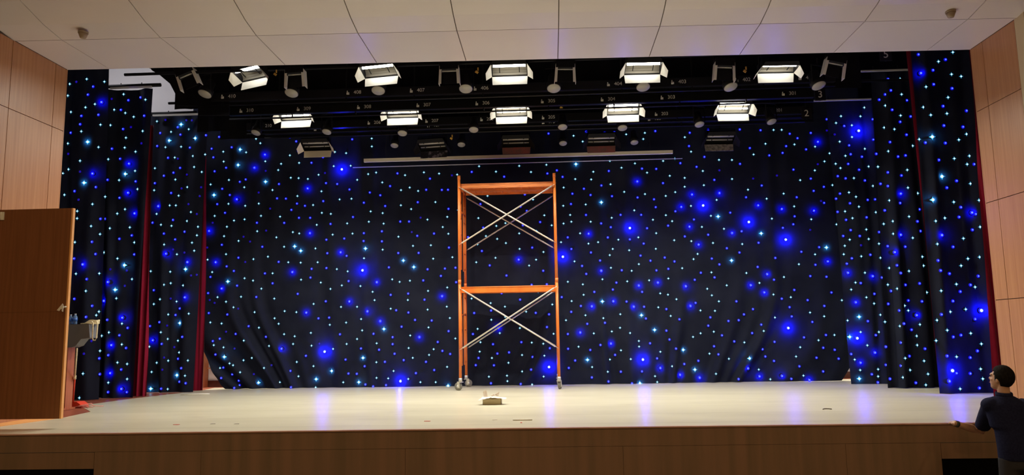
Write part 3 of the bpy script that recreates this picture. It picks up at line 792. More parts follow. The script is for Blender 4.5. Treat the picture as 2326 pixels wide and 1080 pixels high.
# ------------------------------------------------------------------ floodlights with barn doors
def frame_plate(mb, pts, nrm, t=.006):
    mb.slab(pts, Vector(nrm).normalized() * t)
def make_flood(lit, door, tilt, front_down=False, roll=0):
    root = bpy.data.objects.new('floodlight', None); col.objects.link(root); root.empty_display_size = .1
    M = Matrix.Rotation(R(-tilt), 4, 'X') @ Matrix.Rotation(R(roll), 4, 'Y')
    def fin(mb, name, mat):
        for v in mb.bm.verts: v.co = M @ v.co
        return mb.build(name, mat, root)
    m = MB()
    w, d, h = .29, .14, .13
    m.b2((-w, -d, h - .008), (w, d, h)); m.b2((-w, -d, 0), (w, -d + .008, h)); m.b2((-w, d - .008, 0), (w, d, h))
    m.b2((-w, -d, 0), (-w + .008, d, h)); m.b2((w - .008, -d, 0), (w, d, h))
    for k in range(7):                                                  # cooling fins on the back
        x = -.24 + k * .08; m.b2((x - .004, -d * .8, h), (x + .004, d * .8, h + .02))
    fin(m, 'housing', black_metal)
    m = MB()                                                            # trough reflector
    for k in range(8):
        a0 = PI * k / 8; a1 = PI * (k + 1) / 8
        m.slab([(-w + .012, -math.cos(a0) * .125, .018 + math.sin(a0) * .09), (w - .012, -math.cos(a0) * .125, .018 + math.sin(a0) * .09),
                (w - .012, -math.cos(a1) * .125, .018 + math.sin(a1) * .09), (-w + .012, -math.cos(a1) * .125, .018 + math.sin(a1) * .09)], (0, 0, .003))
    fin(m, 'reflector', refl_m if lit else black_metal)
    for y in ((-.07, .045) if (tilt > 28 or not lit) else (-.07,)):
        m = MB(); m.tube([(-w + .03, y, .04), (w - .03, y, .04)], .024 if y < 0 else .012, 10)
        fin(m, 'tube', tube_lit if lit else tube_off)
    for x in (-.16, .16):
        m = MB(); m.b2((x - .006, -.10, .02), (x + .006, .07, .03)); fin(m, 'tube_clip', black_metal)
    # barn doors: rear hangs down, sides splay, front folds out
    L_ = .145
    m = MB(); m.slab([(-w, d, 0), (w, d, 0), (w - .01, d + .03, -L_), (-w + .01, d + .03, -L_)], (0, .004, 0)); fin(m, 'barn_door', door)
    if front_down:
        m = MB(); m.slab([(-w, -d, 0), (w, -d, 0), (w - .01, -d - .03, -L_), (-w + .01, -d - .03, -L_)], (0, -.004, 0)); fin(m, 'barn_door', door)
    else:
        m = MB(); m.slab([(-w, -d, 0), (w, -d, 0), (w - .03, -d - .06, .04), (-w + .03, -d - .06, .04)], (0, 0, .004)); fin(m, 'barn_door', black_metal)
        for s in (-1, 1):
            m = MB(); m.slab([(s * w, -d, 0), (s * w, d, 0), (s * (w + .085), d - .05, -.12), (s * (w + .085), -d + .09, -.10)], (s * .004, 0, 0)); fin(m, 'barn_door', door if lit or door is cream_enamel else black_metal)
    m = MB()                                                            # yoke and hook clamp (stay upright)
    for s in (-1, 1): m.b2((s * (w + .012) - .004, -.015, .03), (s * (w + .012) + .004, .015, .22))
    m.b2((-w - .016, -.015, .215), (w + .016, .015, .225)); m.build('yoke', black_metal, root)
    m = MB(); m.tube([(0, 0, .22), (0, 0, .36)], .010, 6); m.b2((-.03, -.025, .32), (.03, .025, .38)); m.build('hook_clamp', black_metal, root)
    return root
protos = {}
LAMPS = []
def flood(key, px, py, Y, rz, lab, group=None):
    lit, door, tilt, fd, roll = key
    k2 = (lit, door.name, tilt, fd, roll)
    if k2 not in protos: o = protos[k2] = make_flood(*key)
    else: o = copy_tree(protos[k2])
    o.location = atY(px, py, Y); o.rotation_euler = (0, 0, R(rz))
    tag(o, lab, 'stage light', group)
    if lit: LAMPS.append((o, tilt, rz))
    return o
g1, g2, g3, g4 = 'lit floodlights in the front row', 'lit floodlights in the second row', 'unlit floodlights in the rear row', 'narrow unlit floodlights in the front row'
F1 = [(567, 168, -24, 26, 'lit tilted floodlight above the number 410, leftmost of the front row'),
      (860, 162, -10, 24, 'lit floodlight above the number 408, second of the front row'),
      (1157, 160, 0, 24, 'lit floodlight above the number 406, middle of the front row'),
      (1461, 156, 2, 24, 'lit floodlight above the number 404 in the front row'),
      (1768, 158, 2, 6, 'lit floodlight between the numbers 402 and 3, rightmost of the front row')]
for px, py, rz, ti, lab in F1: flood((True, white_enamel, ti, False, 0), px, py, 11.75, rz, lab, g1)
F2 = [(668, 262, -3, 'lit glaring floodlight below the number 309, leftmost of the second row'),
      (912, 256, 0, 'lit floodlight left of the number 207 in the second row'),
      (1161, 253, 0, 'lit floodlight straight above the orange scaffold in the second row'),
      (1416, 249, 0, 'lit floodlight below the number 304 in the second row'),
      (1668, 246, 4, 'lit glaring floodlight, rightmost of the second row')]
for px, py, rz, lab in F2: flood((True, white_enamel, 30, False, 0), px, py, 13.35, rz, lab, g2)
F3 = [(718, 333, cream_enamel, 0, 'unlit floodlight with a clean cream barn door, leftmost of the rear row'),
      (982, 334, blue_reflection, -8, 'unlit dark bluish floodlight just above the left part of the long cream batten'),
      (1172, 325, red_reflection, 0, 'unlit floodlight with reddish reflection on its barn door above the orange scaffold'),
      (1366, 322, red_reflection, 0, 'unlit floodlight with reddish reflection on its barn door right of the scaffold, above the batten'),
      (1636, 318, mottled_reflection, 3, 'unlit floodlight with mottled grey reflection on its barn door, rightmost of the rear row')]
for px, py, dm, rz, lab in F3: flood((False, dm, 26, False, 0), px, py, 15.0, rz, lab, g3)
F4 = [(424, 176, -22, 'narrow unlit floodlight with slanting silver doors beside the white wall opening, upper left'),
      (671, 174, -2, 'narrow unlit floodlight with two silver door edges between lit lamps above 410 and 408'),
      (1021, 166, 0, 'narrow unlit floodlight with two silver door edges between the numbers 407 and 406'),
      (1284, 162, 2, 'narrow unlit floodlight with two silver door edges above the number 305'),
      (1645, 158, 4, 'narrow unlit floodlight with two silver door edges left of the number 402'),
      (1897, 150, 14, 'narrow unlit floodlight with bright silver doors, rightmost before the star cloth legs')]
def make_narrow():
    root = bpy.data.objects.new('floodlight', None); col.objects.link(root); root.empty_display_size = .1
    m = MB(); m.b2((-.15, -.08, .0), (.15, .10, .12))
    for k in range(5): m.b2((-.12 + k * .06 - .004, -.07, .12), (-.12 + k * .06 + .004, .09, .14))
    m.build('housing', black_metal, root)
    m = MB(); m.tube([(-.12, 0, -.004), (.12, 0, -.004)], .014, 8); m.build('tube', tube_off, root)
    for s in (-1, 1):
        m = MB(); m.slab([(s * .150, -.07, .06), (s * .150, .09, .06), (s * .168, .075, -.235), (s * .168, -.055, -.235)], (s * .005, 0, 0))
        m.slab([(s * .150, -.07, .06), (s * .168, -.055, -.235), (s * .128, -.060, -.235), (s * .116, -.078, .06)], (0, .004, 0)); m.build('barn_door', silver, root)
        m = MB(); m.tube([(s * .165, 0, .05), (s * .17, 0, .22)], .008, 6); m.build('yoke_arm', black_metal, root)
    m = MB(); m.b2((-.12, .08, -.19), (.12, .085, .0)); m.build('barn_door', black_metal, root)
    m = MB(); m.b2((-.175, -.012, .215), (.175, .012, .225)); m.tube([(0, 0, .22), (0, 0, .36)], .010, 6); m.b2((-.03, -.025, .32), (.03, .025, .38)); m.build('hook_clamp', black_metal, root)
    return root
pn = None
for px, py, roll, lab in F4:
    o = pn = make_narrow() if pn is None else copy_tree(pn)
    o.location = atY(px, py, 11.75) + Vector((0, 0, .04)); o.rotation_euler = (0, R(roll), 0)
    tag(o, lab, 'stage light', g4)

# lens spotlights
def make_spot(r):
    root = bpy.data.objects.new('spotlight', None); col.objects.link(root); root.empty_display_size = .1
    M = Matrix.Rotation(R(-24), 4, 'X')
    def fin(mb, name, mat):
        for v in mb.bm.verts: v.co = M @ v.co
        return mb.build(name, mat, root)
    m = MB(); m.tube([(0, 0, .002), (0, 0, .10), (0, 0, .13), (0, 0, .26), (0, 0, .30)], [r + .006, r + .006, r * .85, r * .8, r * .4], 24); fin(m, 'body', black_metal)
    m = MB(); m.tube([(0, 0, -.006), (0, 0, .004)], [r * .93, r], 28); fin(m, 'lens', lens_mat)
    m = MB()
    for s in (-1, 1): m.b2((s * (r + .02) - .004, -.012, .05), (s * (r + .02) + .004, .012, .34))
    m.b2((-r - .024, -.012, .335), (r + .024, .012, .345)); m.tube([(0, 0, .34), (0, 0, .46)], .010, 6); m.build('yoke', black_metal, root)
    return root
sp = {}
def spot(r, px, py, Y, rz, lab, group):
    if r not in sp: o = sp[r] = make_spot(r)
    else: o = copy_tree(sp[r])
    o.location = atY(px, py, Y); o.rotation_euler = (0, 0, R(rz)); tag(o, lab, 'stage light', group)
S1 = [(465, 214, 'left of the number 410'), (662, 212, 'between the numbers 410 and 408'), (859, 206, 'just right of the number 408'), (1058, 202, 'just left of the number 406'),
      (1258, 201, 'above the number 305'), (1461, 198, 'between the numbers 404 and 403'), (1660, 198, 'left of the number 402'), (1860, 195, 'above the large number 3')]
for i, (px, py, w_) in enumerate(S1): spot(.112, px, py, 12.03, (-25, -8, 0, 0, 0, 5, 25, 25)[i], 'round grey-lens spotlight under the front row, ' + w_, 'grey-lens spotlights of the front row')
S2 = [(581, 302, 'left of the leftmost lit floodlight'), (742, 300, 'right of the leftmost lit floodlight'), (914, 303, 'half hidden under the floodlight left of number 207'), (1076, 295, 'left of the floodlight over the scaffold'),
      (1278, 289, 'below the number 205'), (1414, 291, 'half hidden under the floodlight below number 304'), (1589, 283, 'left of the rightmost lit floodlight'), (1753, 277, 'right of the rightmost lit floodlight')]
for i, (px, py, w_) in enumerate(S2): spot(.088, px, py, 13.68, (-20, -15, 0, 0, 0, 0, 12, 20)[i], 'round grey-lens spotlight of the second row, ' + w_, 'grey-lens spotlights of the second row')
S3 = [(896, 331, 'left of the bluish unlit floodlight'), (1048, 329, 'between the bluish and reddish unlit floodlights'), (1279, 326, 'between the two reddish unlit floodlights'), (1441, 324, 'right of the second reddish unlit floodlight')]
for px, py, w_ in S3: spot(.078, px, py, 14.75, 0, 'dim small round spotlight of the rear row, ' + w_, 'small spotlights of the rear row')
# small yellow tags clipped to the pipes
for px, py, Y, w_ in ((625, 169, 11.7, 'right of the leftmost lit floodlight'), (1083, 164, 11.7, 'left of the middle front floodlight'), (1025, 315, 14.6, 'above the long cream batten'), (1275, 245, 13.3, 'below the number 305'), (1692, 162, 11.7, 'above the number 402')):
    p = atY(px, py, Y)
    m = MB(); m.box((0, 0, 0), (.05, .012, .035), Matrix.Rotation(.6, 3, 'Y')); m.box((.02, 0, .05), (.02, .012, .05))
    tag(m.build('yellow_tag', yellow_m, None, (0, 0, 0)), 'tiny yellow tag clipped to the rigging ' + w_, 'tag').location = p

# ------------------------------------------------------------------ scaffold tower
SX0, SX1 = -1.71, .145
SF, SRR = 14.42, 15.42
T = empty('scaffold_tower', ((SX0 + SX1) / 2, (SF + SRR) / 2, SZ), 'orange steel scaffold tower on casters standing on the stage before the star backdrop', 'scaffold')
O = Vector(T.location)
z0 = SZ + .20; zt = 5.19; zm = atY(1045, 640, SF).z
def cst(x, y, ang, lab=None):
    m = MB(); M = Matrix.Rotation(ang, 3, 'Z')
    off = M @ Vector((.045, 0, 0))
    # swivel head, fork plates
    m.tube([(x, y, z0 - .035), (x, y, z0 + .03)], .034, 14)
    m.box((x, y, z0 - .045), (.09, .075, .012), M)
    for s in (-1, 1):
        m.box(Vector((x, y, z0 - .095)) + off * .6 + M @ Vector((0, s * .032, 0)), (.055, .006, .12), M)
    f = m.build('caster', caster_metal, T, O)
    m = MB(); c = Vector((x, y, SZ + .075 + .0)) + off
    ax = M @ Vector((0, 1, 0))
    m.tube([c - ax * .024, c - ax * .018, c + ax * .018, c + ax * .024], [.066, .075, .075, .066], 22); w_ = m.build('wheel', rubber, f, O)
    m = MB(); m.tube([c - ax * .036, c + ax * .036], .022, 12); m.build('hub', caster_metal, f, O)
    m = MB(); q_ = M @ Vector((-1, 0, 0)); p = Vector((x, y, z0 - .06)); m.slab([p + ax * .02, p - ax * .02, p + q_ * -.10 - ax * .015 + Vector((0, 0, -.02)), p + q_ * -.10 + ax * .015 + Vector((0, 0, -.02))], (0, 0, .008)); m.build('brake_lever', caster_metal, f, O)
cst(SX0, SF, 2.7); cst(SX0, SRR, .25); cst(SX1, SF, 1.3); cst(SX1, SRR, 1.3)
for x in (SX0, SX1):
    for lo_, hi_ in ((z0, zm), (zm, zt)):
        m = MB()
        s = 1 if x == SX0 else -1
        for y in (SF, SRR):
            m.tube([(x, y, lo_ + .01), (x, y, hi_ - .004)], .027, 14)
            m.tube([(x, y, hi_ - .05), (x, y, hi_ + .03)], .030, 14)                # coupling collar
        m.tube([(x, SF, hi_ - .16), (x, SRR, hi_ - .16)], .019, 12)                 # ledger
        m.tube([(x, SF, hi_ - .62), (x, SRR, hi_ - .62)], .012, 10)
        m.tube([(x, SF + .16, lo_ + .25), (x, SF + .16, hi_ - .16)], .016, 10)
        m.tube([(x, SF + .3, lo_ + .25), (x, SF + .3, hi_ - .16)], .012, 10); m.tube([(x, SRR - .3, lo_ + .25), (x, SRR - .3, hi_ - .16)], .012, 10)
        for k in range(5):
            zz = lo_ + .3 + k * .32
            m.tube([(x, SF, zz), (x, SF + .3, zz)], .011, 8); m.tube([(x, SRR, zz), (x, SRR - .3, zz)], .011, 8)
        m.build('end_frame', orange_paint, T, O)
def brace(y, za, zb_, xa=SX0, xb=SX1):
    dy = -.030 if y == SF else .030
    for p, q_, ee in (((xa, y + dy, za), (xb, y + dy, zb_), 0), ((xa, y + dy * 1.7, zb_), (xb, y + dy * 1.7, za), 1)):
        p = Vector(p); q_ = Vector(q_); d_ = (q_ - p).normalized()
        m = MB(); m.tube([p, p + d_ * .06, p + d_ * .065, q_ - d_ * .065, q_ - d_ * .06, q_], [(.018, .005), (.018, .005), .015, .015, (.018, .005), (.018, .005)], 8)
        m.build('cross_brace', zinc, T, O)
for y in (SF, SRR):
    brace(y, zt - .20 if y == SF else zt - .20, atY(1050, 557, SF).z)
    brace(y, zm - .13, atY(1053, 795, SF).z)
def deck(z, d0, d1):
    m = MB()
    for k in range(2):
        ya = d0 + (d1 - d0) * k / 2 + .01; yb_ = d0 + (d1 - d0) * (k + 1) / 2 - .01
        m.b2((SX0 + .03, ya, z + .0), (SX1 - .03, yb_, z + .012))
        m.b2((SX0 + .03, ya, z - .05), (SX1 - .03, ya + .006, z)); m.b2((SX0 + .03, yb_ - .006, z - .05), (SX1 - .03, yb_, z))
        for j in range(13):                                                         # cross stiffeners under the plank
            x = SX0 + .1 + j * (SX1 - SX0 - .2) / 12
            m.b2((x - .012, ya + .006, z - .02), (x + .012, yb_ - .006, z))
    dk = m.build('deck', deck_orange, T, O)
    for x, s in ((SX0, 1), (SX1, -1)):
        for yy in (d0 + .06, (d0 + d1) / 2 - .08, (d0 + d1) / 2 + .08, d1 - .06):
            m = MB(); m.tube([(x + s * .05, yy, z - .01), (x + s * .02, yy, z + .022), (x - s * .015, yy, z + .018), (x - s * .03, yy, z - .012)], .008, 8)
            m.build('hook', orange_paint, dk, O)
zl1 = zm - .16 + .025; zl2 = zt - .16 + .025
deck(zl2, SF + .04, SRR - .04); deck(zl1, SF + .04, SRR - .04)
# front guard rails (the broad orange beams seen from the front)
for z in (zl2 - .03, ):
    m = MB(); m.b2((SX0 + .02, SF + .02, z - .06), (SX1 - .02, SF + .028, z + .015)); m.tube([(SX0, SF + .024, z + .02), (SX1, SF + .024, z + .02)], .012, 10); m.build('side_beam', deck_orange, T, O)
m = MB(); m.b2((SX0 + .02, SF + .02, zl1 - .085), (SX1 - .02, SF + .028, zl1 + .01)); m.tube([(SX0, SF + .024, zl1 + .02), (SX1, SF + .024, zl1 + .02)], .012, 10); m.build('side_beam', orange_paint, T, O)

# ------------------------------------------------------------------ open door leaf at left
DY = 8.88
dtl = atY(168, 473, DY); dbr = atY(137, 952, DY)
dx1 = (dtl.x + dbr.x) / 2
XD = -8.3
t = struct(empty('door_1', (XD, DY, dbr.z), 'tall dark brown wooden door leaf standing open at the left of the stage', 'door'))
del t['category']
m = MB(); m.b2((0, .006, 0), (dx1 - XD - .02, .036, dtl.z - dbr.z)); m.b2((0, 0, 0), (dx1 - XD - .02, .04, (dtl.z - dbr.z) * .5 - .001)); m.b2((0, 0, (dtl.z - dbr.z) * .5 + .001), (dx1 - XD - .02, .04, dtl.z - dbr.z)); m.build('leaf', door_wood, t)
m = MB(); m.b2((dx1 - XD - .02, -.001, 0), (dx1 - XD - .0, .041, dtl.z - dbr.z)); tag(m.build('edge_band', edge_wood, t), 'pale wood edge strip')
p = atY(4, 491, DY - .01)
for zz in (p.z, p.z - 1.9):
    m = MB(); m.b2((.0, -.012, -.05), (.04, 0, .05)); m.tube([(.0, -.012, -.05), (.0, -.012, .05)], .008, 8); hg = m.build('hinge', pvc_white, t); hg.location = (p.x - XD - .012, 0, zz - dbr.z)
hp = atY(152, 700, DY)
m = MB(); m.tube([(dx1 - XD - .055, -.05, hp.z - dbr.z), (dx1 - XD - .055, 0, hp.z - dbr.z)], .01, 8); m.tube([(dx1 - XD - .055, -.05, hp.z - dbr.z), (dx1 - XD - .0, -.05, hp.z - dbr.z + .01), (dx1 - XD + .012, -.04, hp.z - dbr.z + .01)], .009, 8); m.build('door_handle', caster_metal, t)
# scrap of pale cloth on the handle
m = MB(); c0 = Vector((dx1 - .02, DY - .07, hp.z + .05))
for a_, b_, w_ in ((-.01, -.07, .03), (.012, -.10, .02), (-.04, -.09, .03)):
    m.slab([c0, c0 + Vector((.02, -.01, -.02)), c0 + Vector((a_ + w_ * .6, -.02, b_)), c0 + Vector((a_ - w_ * .6, -.01, b_ + .01))], (0, .004, 0))
tag(m.build('cloth_scrap', pvc_white, None, tuple(c0)), 'small pale cloth scrap hanging on the edge of the open door', 'cloth')

# ------------------------------------------------------------------ lectern and what lies on it
LY = 11.25
def LP(px, py, Y=LY): return atY(px, py, Y)
base = atZ(150, 935, SZ)
t = empty('lectern', (LP(150, 800).x, LY + .2, SZ), 'lectern with grey top and reddish wood column, half hidden behind the open door', 'lectern')
O2 = Vector(t.location)
poly = [(110, 738), (202, 737), (204, 768), (184, 771), (172, 786), (162, 790), (110, 790)]
m = MB(); m.slab([LP(*p) for p in poly], (0, .20, 0)); m.build('lectern_top', grey_plastic, t, O2)
xa, xb = LP(106, 800).x, LP(150, 830).x
zt_ = LP(160, 790).z
m = MB(); m.b2((xa, LY + .03, SZ + .03), (xb, LY + .20, zt_)); m.build('column', lectern_red, t, O2)
m = MB(); m.b2((xa - .08, LY - .02, SZ), (xb + .02, LY + .25, SZ + .03)); m.build('base', lectern_red, t, O2)
zt_ = LP(180, 737).z
def bottle(px, lab, rr=.032, hh=.16):
    x = LP(px, 735, LY + .12).x
    t = empty('water_bottle', (x, LY + .10, zt_ + .001), lab, 'bottle', 'bottles on the lectern')
    m = MB(); m.tube([(0, 0, 0), (0, 0, .01), (0, 0, hh * .4), (0, 0, hh * .7), (0, 0, hh * .86), (0, 0, hh * .93)], [rr * .85, rr, rr * .92, rr, rr * .5, rr * .4], 16); m.build('body', water_blue, t)
    m = MB(); m.tube([(0, 0, hh * .3), (0, 0, hh * .6)], rr * 1.03, 16); m.build('wrapper', pm('bottle_wrapper_' + str(px), (.05, .16, .55), .4), t)
    m = MB(); m.tube([(0, 0, hh * .93), (0, 0, hh)], rr * .45, 12); m.build('cap', cap_white, t)
bottle(172, 'clear bottle with blue wrapper, nearer the lectern edge')
bottle(162, 'clear bottle with blue wrapper, beside the door edge', .028, .15)
# cable coil
zz = zt_ + .008
cx = LP(196, 737).x
pts = []
random.seed(3)
m = MB()
for k in range(5):
    r_ = .075 - k * .008
    m.tube([(cx + .02 + (r_ + .035) * math.cos(a * PI / 10) * 1.0 + .01 * k, LY + .10 + r_ * math.sin(a * PI / 10), zz + .012 * k + .004 * math.sin(a)) for a in range(21)], .0085, 6)
m.tube([(LP(178, 736).x, LY + .05, zz), (LP(190, 736).x, LY + .09, zz + .006), (cx, LY + .06, zz + .012)], .008, 6)
ex = LP(212, 737).x
m.tube([(ex - .02, LY - .01, zz + .03), (ex + .015, LY - .03, zz), (ex + .015, LY - .03, zz - .22), (ex + .03, LY - .03, zz - .255), (ex + .065, LY - .03, zz - .255), (ex + .08, LY - .03, zz - .22), (ex + .08, LY - .02, zz - .02), (ex + .04, LY + .02, zz + .035)], .009, 8)
tag(m.build('cable_coil', rope_mat, None, (cx, LY, zz)), 'cream cable coil on the lectern top with a loop hanging off its edge', 'cable')
# long-handled dustpan
pb = atZ(165, 927, SZ); pt = LP(175, 792, LY - .06)
t = empty('dustpan', (pb.x, pb.y, SZ), 'red long-handled dustpan leaning beside the lectern', 'dustpan')
O3 = Vector(t.location); pt = Vector((pt.x, LY - .06, pt.z)); kn = pb.lerp(pt, .52)
m = MB(); m.tube([pb + Vector((0, 0, .06)), kn], .012, 8); m.build('handle_lower', red_plastic, t, O3)
m = MB(); m.tube([kn, pt], .012, 8); m.tube([kn - Vector((0, 0, .03)), kn + Vector((0, 0, .03))], .02, 8); tag(m.build('handle_upper', rope_mat, t, O3), 'cream upper handle')
m = MB(); m.slab([pb + Vector((-.02, -.02, 0)), pb + Vector((.15, -.02, 0)), pb + Vector((.13, -.02, .05)), pb + Vector((.07, -.02, .09)), pb + Vector((-.02, -.02, .09))], (0, .2, 0)); m.build('pan', red_plastic, t, O3)
m = MB(); p = atZ(186, 927, SZ)
for k in range(6):
    a = random.uniform(-.3, .5)
    m.tube([(p.x - .12, p.y - .04 + .02 * k, SZ + .008), (p.x - .02 + .02 * k, p.y + random.uniform(-.08, .06), SZ + .02 + .01 * (k % 3)), (p.x + .05 + .03 * k, p.y + a * .3, SZ + .01 + (.05 if k == 2 else 0)), (p.x + .10 + .025 * k, p.y + a * .4, SZ + .007)], .006, 6)
tag(m.build('cord_tangle', pink_cord, None, (p.x, p.y, SZ)), 'pale red cord tangle on the floor beside the dustpan', 'cord')

# ------------------------------------------------------------------ litter on the stage
p = atZ(1117, 921, SZ)
t = empty('open_box', (p.x, p.y + .14, SZ), 'small open cardboard box with crumpled pale paper on it, before the scaffold', 'box')
m = MB(); w2, d2, h2 = .135, .11, .082
m.b2((-w2, -d2, 0), (w2, d2, .004)); m.b2((-w2, -d2, 0), (w2, -d2 + .004, h2)); m.b2((-w2, d2 - .004, 0), (w2, d2, h2)); m.b2((-w2, -d2, 0), (-w2 + .004, d2, h2)); m.b2((w2 - .004, -d2, 0), (w2, d2, h2))
m.build('carton', cardboard, t)
def sheet(pts, seed):
    m = MB(); nx, ny = 10, 8; g_ = []
    A, B, C_, D = [Vector(q_) for q_ in pts]
    for j in range(ny + 1):
        for i in range(nx + 1):
            u, v = i / nx, j / ny
            q_ = A.lerp(B, u).lerp(D.lerp(C_, u), v)
            q_ = q_ + Vector((0, 0, .02)) * noise.noise((u * 3, v * 3, seed)) + Vector((.01, .01, 0)) * noise.noise((u * 4 + 9, v * 4, seed))
            g_.append(m.bm.verts.new(q_))
    for j in range(ny):
        for i in range(nx):
            f = m.bm.faces.new((g_[j * (nx + 1) + i], g_[j * (nx + 1) + i + 1], g_[(j + 1) * (nx + 1) + i + 1], g_[(j + 1) * (nx + 1) + i]))
    o = m.build('paper_sheet', paper, t)
    s = o.modifiers.new('s', 'SOLIDIFY'); s.thickness = .002
    return o
sheet([(-.20, -.13, .068), (-.02, -.15, .11), (.02, .05, .11), (-.15, .10, .10)], 1)
sheet([(-.02, -.14, .11), (.21, -.13, .085), (.20, .08, .09), (.0, .06, .11)], 2)
sheet([(-.13, -.0, .10), (-.07, .02, .105), (-.085, .03, .20), (-.14, .02, .19)], 3)
sheet([(-.03, .0, .12), (.09, .02, .12), (.105, .03, .185), (.06, .02, .15)], 4)
def small(name, mb, mat, loc, lab, cat):
    o = mb.build(name, mat); o.location = loc; return tag(o, lab, cat)
p = atZ(443, 898, SZ); m = MB(); m.tube([(-.27, -.02, .012), (.27, .02, .012)], .011, 8); small('white_strip', m, pvc_white, (p.x, p.y, SZ), 'white plastic strip lying on the vinyl before the narrow red curtain', 'strip')
p = atZ(1187, 956, SZ); m = MB(); m.tube([(-.115, 0, .008), (.115, 0, .008)], .008, 8); t = small('white_rod', m, pvc_white, (p.x, p.y, SZ), 'thin white rod lying near the stage edge below the box', 'rod')
p = atZ(1184, 961, SZ); m = MB(); m.slab([(-.01, -.03, .001), (.012, -.03, .001), (.008, .03, .001), (-.006, .03, .001)], (0, 0, .004)); small('red_scrap', m, scrap_red, (p.x, p.y - .01, SZ), 'tiny red scrap touching the white rod', 'scrap')
p = atZ(1124, 955, SZ); m = MB(); m.slab([(-.03, -.01, .001), (.02, .0, .001), (.03, .015, .001), (-.02, .01, .001)], (0, 0, .003)); small('paper_scrap', m, paper, (p.x, p.y, SZ), 'tiny white paper scrap left of the white rod', 'scrap')
p = atZ(1878, 931, SZ); m = MB(); m.tube([(-.055, -.02, .006), (-.03, .01, .008), (0, .018, .008), (.03, .01, .008), (.055, -.02, .006)], .006, 8); small('bent_strip', m, scrap_dark, (p.x, p.y, SZ), 'small dark bent strip on the right part of the vinyl', 'strip')
for px, py, w_ in ((400, 966, 'left part of the stage edge'), (970, 958, 'stage edge left of the box')):
    p = atZ(px, py, SZ); m = MB(); m.slab([(-.035, -.01, .001), (.03, -.012, .001), (.04, .012, .001), (.0, .02, .001), (-.03, .01, .001)], (0, 0, .004)); small('red_scrap', m, scrap_red, (p.x, p.y, SZ), 'small red scrap on the vinyl near the ' + w_, 'scrap')
for px, py, w_ in ((484, 964, 'nearest the red scrap at left'), (538, 964, 'rightmost of two at the left stage edge')):
    p = atZ(px, py, SZ); m = MB(); m.slab([(-.03, -.02, .0005), (.035, -.015, .0005), (.02, .02, .0005), (-.025, .015, .0005)], (0, 0, .002)); small('dark_scrap', m, scrap_dark, (p.x, p.y, SZ), 'small dark scrap on the vinyl, ' + w_, 'scrap')

# ceiling detectors
for px, py, zz, lab in ((189, 74, CZ, 'brownish smoke detector on the ceiling at left above the wood wall'), (2159, 27, CZ + .02, 'brownish smoke detector on the ceiling at right')):
    p = atZ(px, py, zz)
    dy = 0
    t = empty('smoke_detector', (p.x, p.y, zz + .0), lab, 'detector')
    m = MB(); m.tube([(0, 0, .012), (0, 0, -.012)], .062, 20); m.build('base', det_m, t)
    m = MB(); m.tube([(0, 0, -.012), (0, 0, -.05), (0, 0, -.075)], [.058, .045, .034], 20); m.build('head', det_m, t)
# ------------------------------------------------------------------ the man at the stage edge
PY = 7.72
hc = atY(2274, 861, PY)                                   # head centre
person = empty('person', (hc.x + .10, PY, 0), 'person seen from behind in dark navy short-sleeved shirt, forearm on stage edge, looking left', 'person')
PO = Vector(person.location)
fdir = Vector((-.52, .84, .14)).normalized()
side = fdir.cross(Vector((0, 0, 1))).normalized()         # person's right
hup = side.cross(fdir).normalized()
HM = Matrix((side, fdir, hup)).transposed()               # local x right, y forward, z up
def hp_(x, y, z): return hc + HM @ Vector((x, y, z))
nb = atY(2281, 902, PY)                                   # base of neck
ls = atY(2250, 920, PY + .02); rs = atY(2331, 924, PY - .02)   # shoulders
el = atY(2228, 980, 8.10)
wr = atZ(2167, 962, SZ + .05)
hd = atZ(2148, 954, SZ + .05)
mid = (ls + rs) / 2
hipc = Vector((mid.x + .02, PY - .06, .93))
body = MB()
def ball(c, r, M=HM, n=20, m_=14): body.ball(c, r, n, m_, M)
# head
ball(hp_(0, -.012, .022), (.074, .094, .098))
ball(hp_(0, .030, -.035), (.060, .066, .078))
ball(hp_(0, .055, -.082), (.036, .036, .030))             # chin
ball(hp_(0, .070, .030), (.058, .026, .020))              # brow
body.tube([hp_(0, .088, .020), hp_(0, .108, -.012), hp_(0, .100, -.026)], [.008, .0115, .008], 10)
for s in (-1, 1):
    ball(hp_(s * .038, .064, -.020), (.020, .018, .018))  # cheek
    ball(hp_(s * .076, -.006, -.008), (.010, .020, .032)) # ear
ball(hp_(0, .088, -.052), (.022, .012, .010))             # mouth
# neck, torso, pelvis
body.tube([hp_(0, -.02, -.05), nb + Vector((0, .0, .01)), nb + Vector((0, 0, -.08))], [.052, .056, .07], 16)
def loft(mb, items, n=20):
    rings = []
    for c, rx, ry in items:
        rings.append([mb.bm.verts.new((c[0] + rx * math.cos(2 * PI * k / n), c[1] + ry * math.sin(2 * PI * k / n), c[2])) for k in range(n)])
    for a, b_ in zip(rings, rings[1:]):
        for k in range(n):
            f = mb.bm.faces.new((a[k], a[(k + 1) % n], b_[(k + 1) % n], b_[k])); f.smooth = True
    mb.bm.faces.new(rings[0][::-1]); mb.bm.faces.new(rings[-1])
tz = mid.z
mx_, my_ = mid.x, mid.y
loft(body, [((hipc.x, hipc.y, .86), .15, .11), ((hipc.x, hipc.y, 1.0), .155, .115), ((mx_ + .01, my_ - .03, 1.15), .145, .11), ((mx_, my_ - .01, tz - .18), .165, .115), ((mx_, my_, tz - .02), .15, .09), ((nb.x, nb.y, tz + .06), .07, .06)])
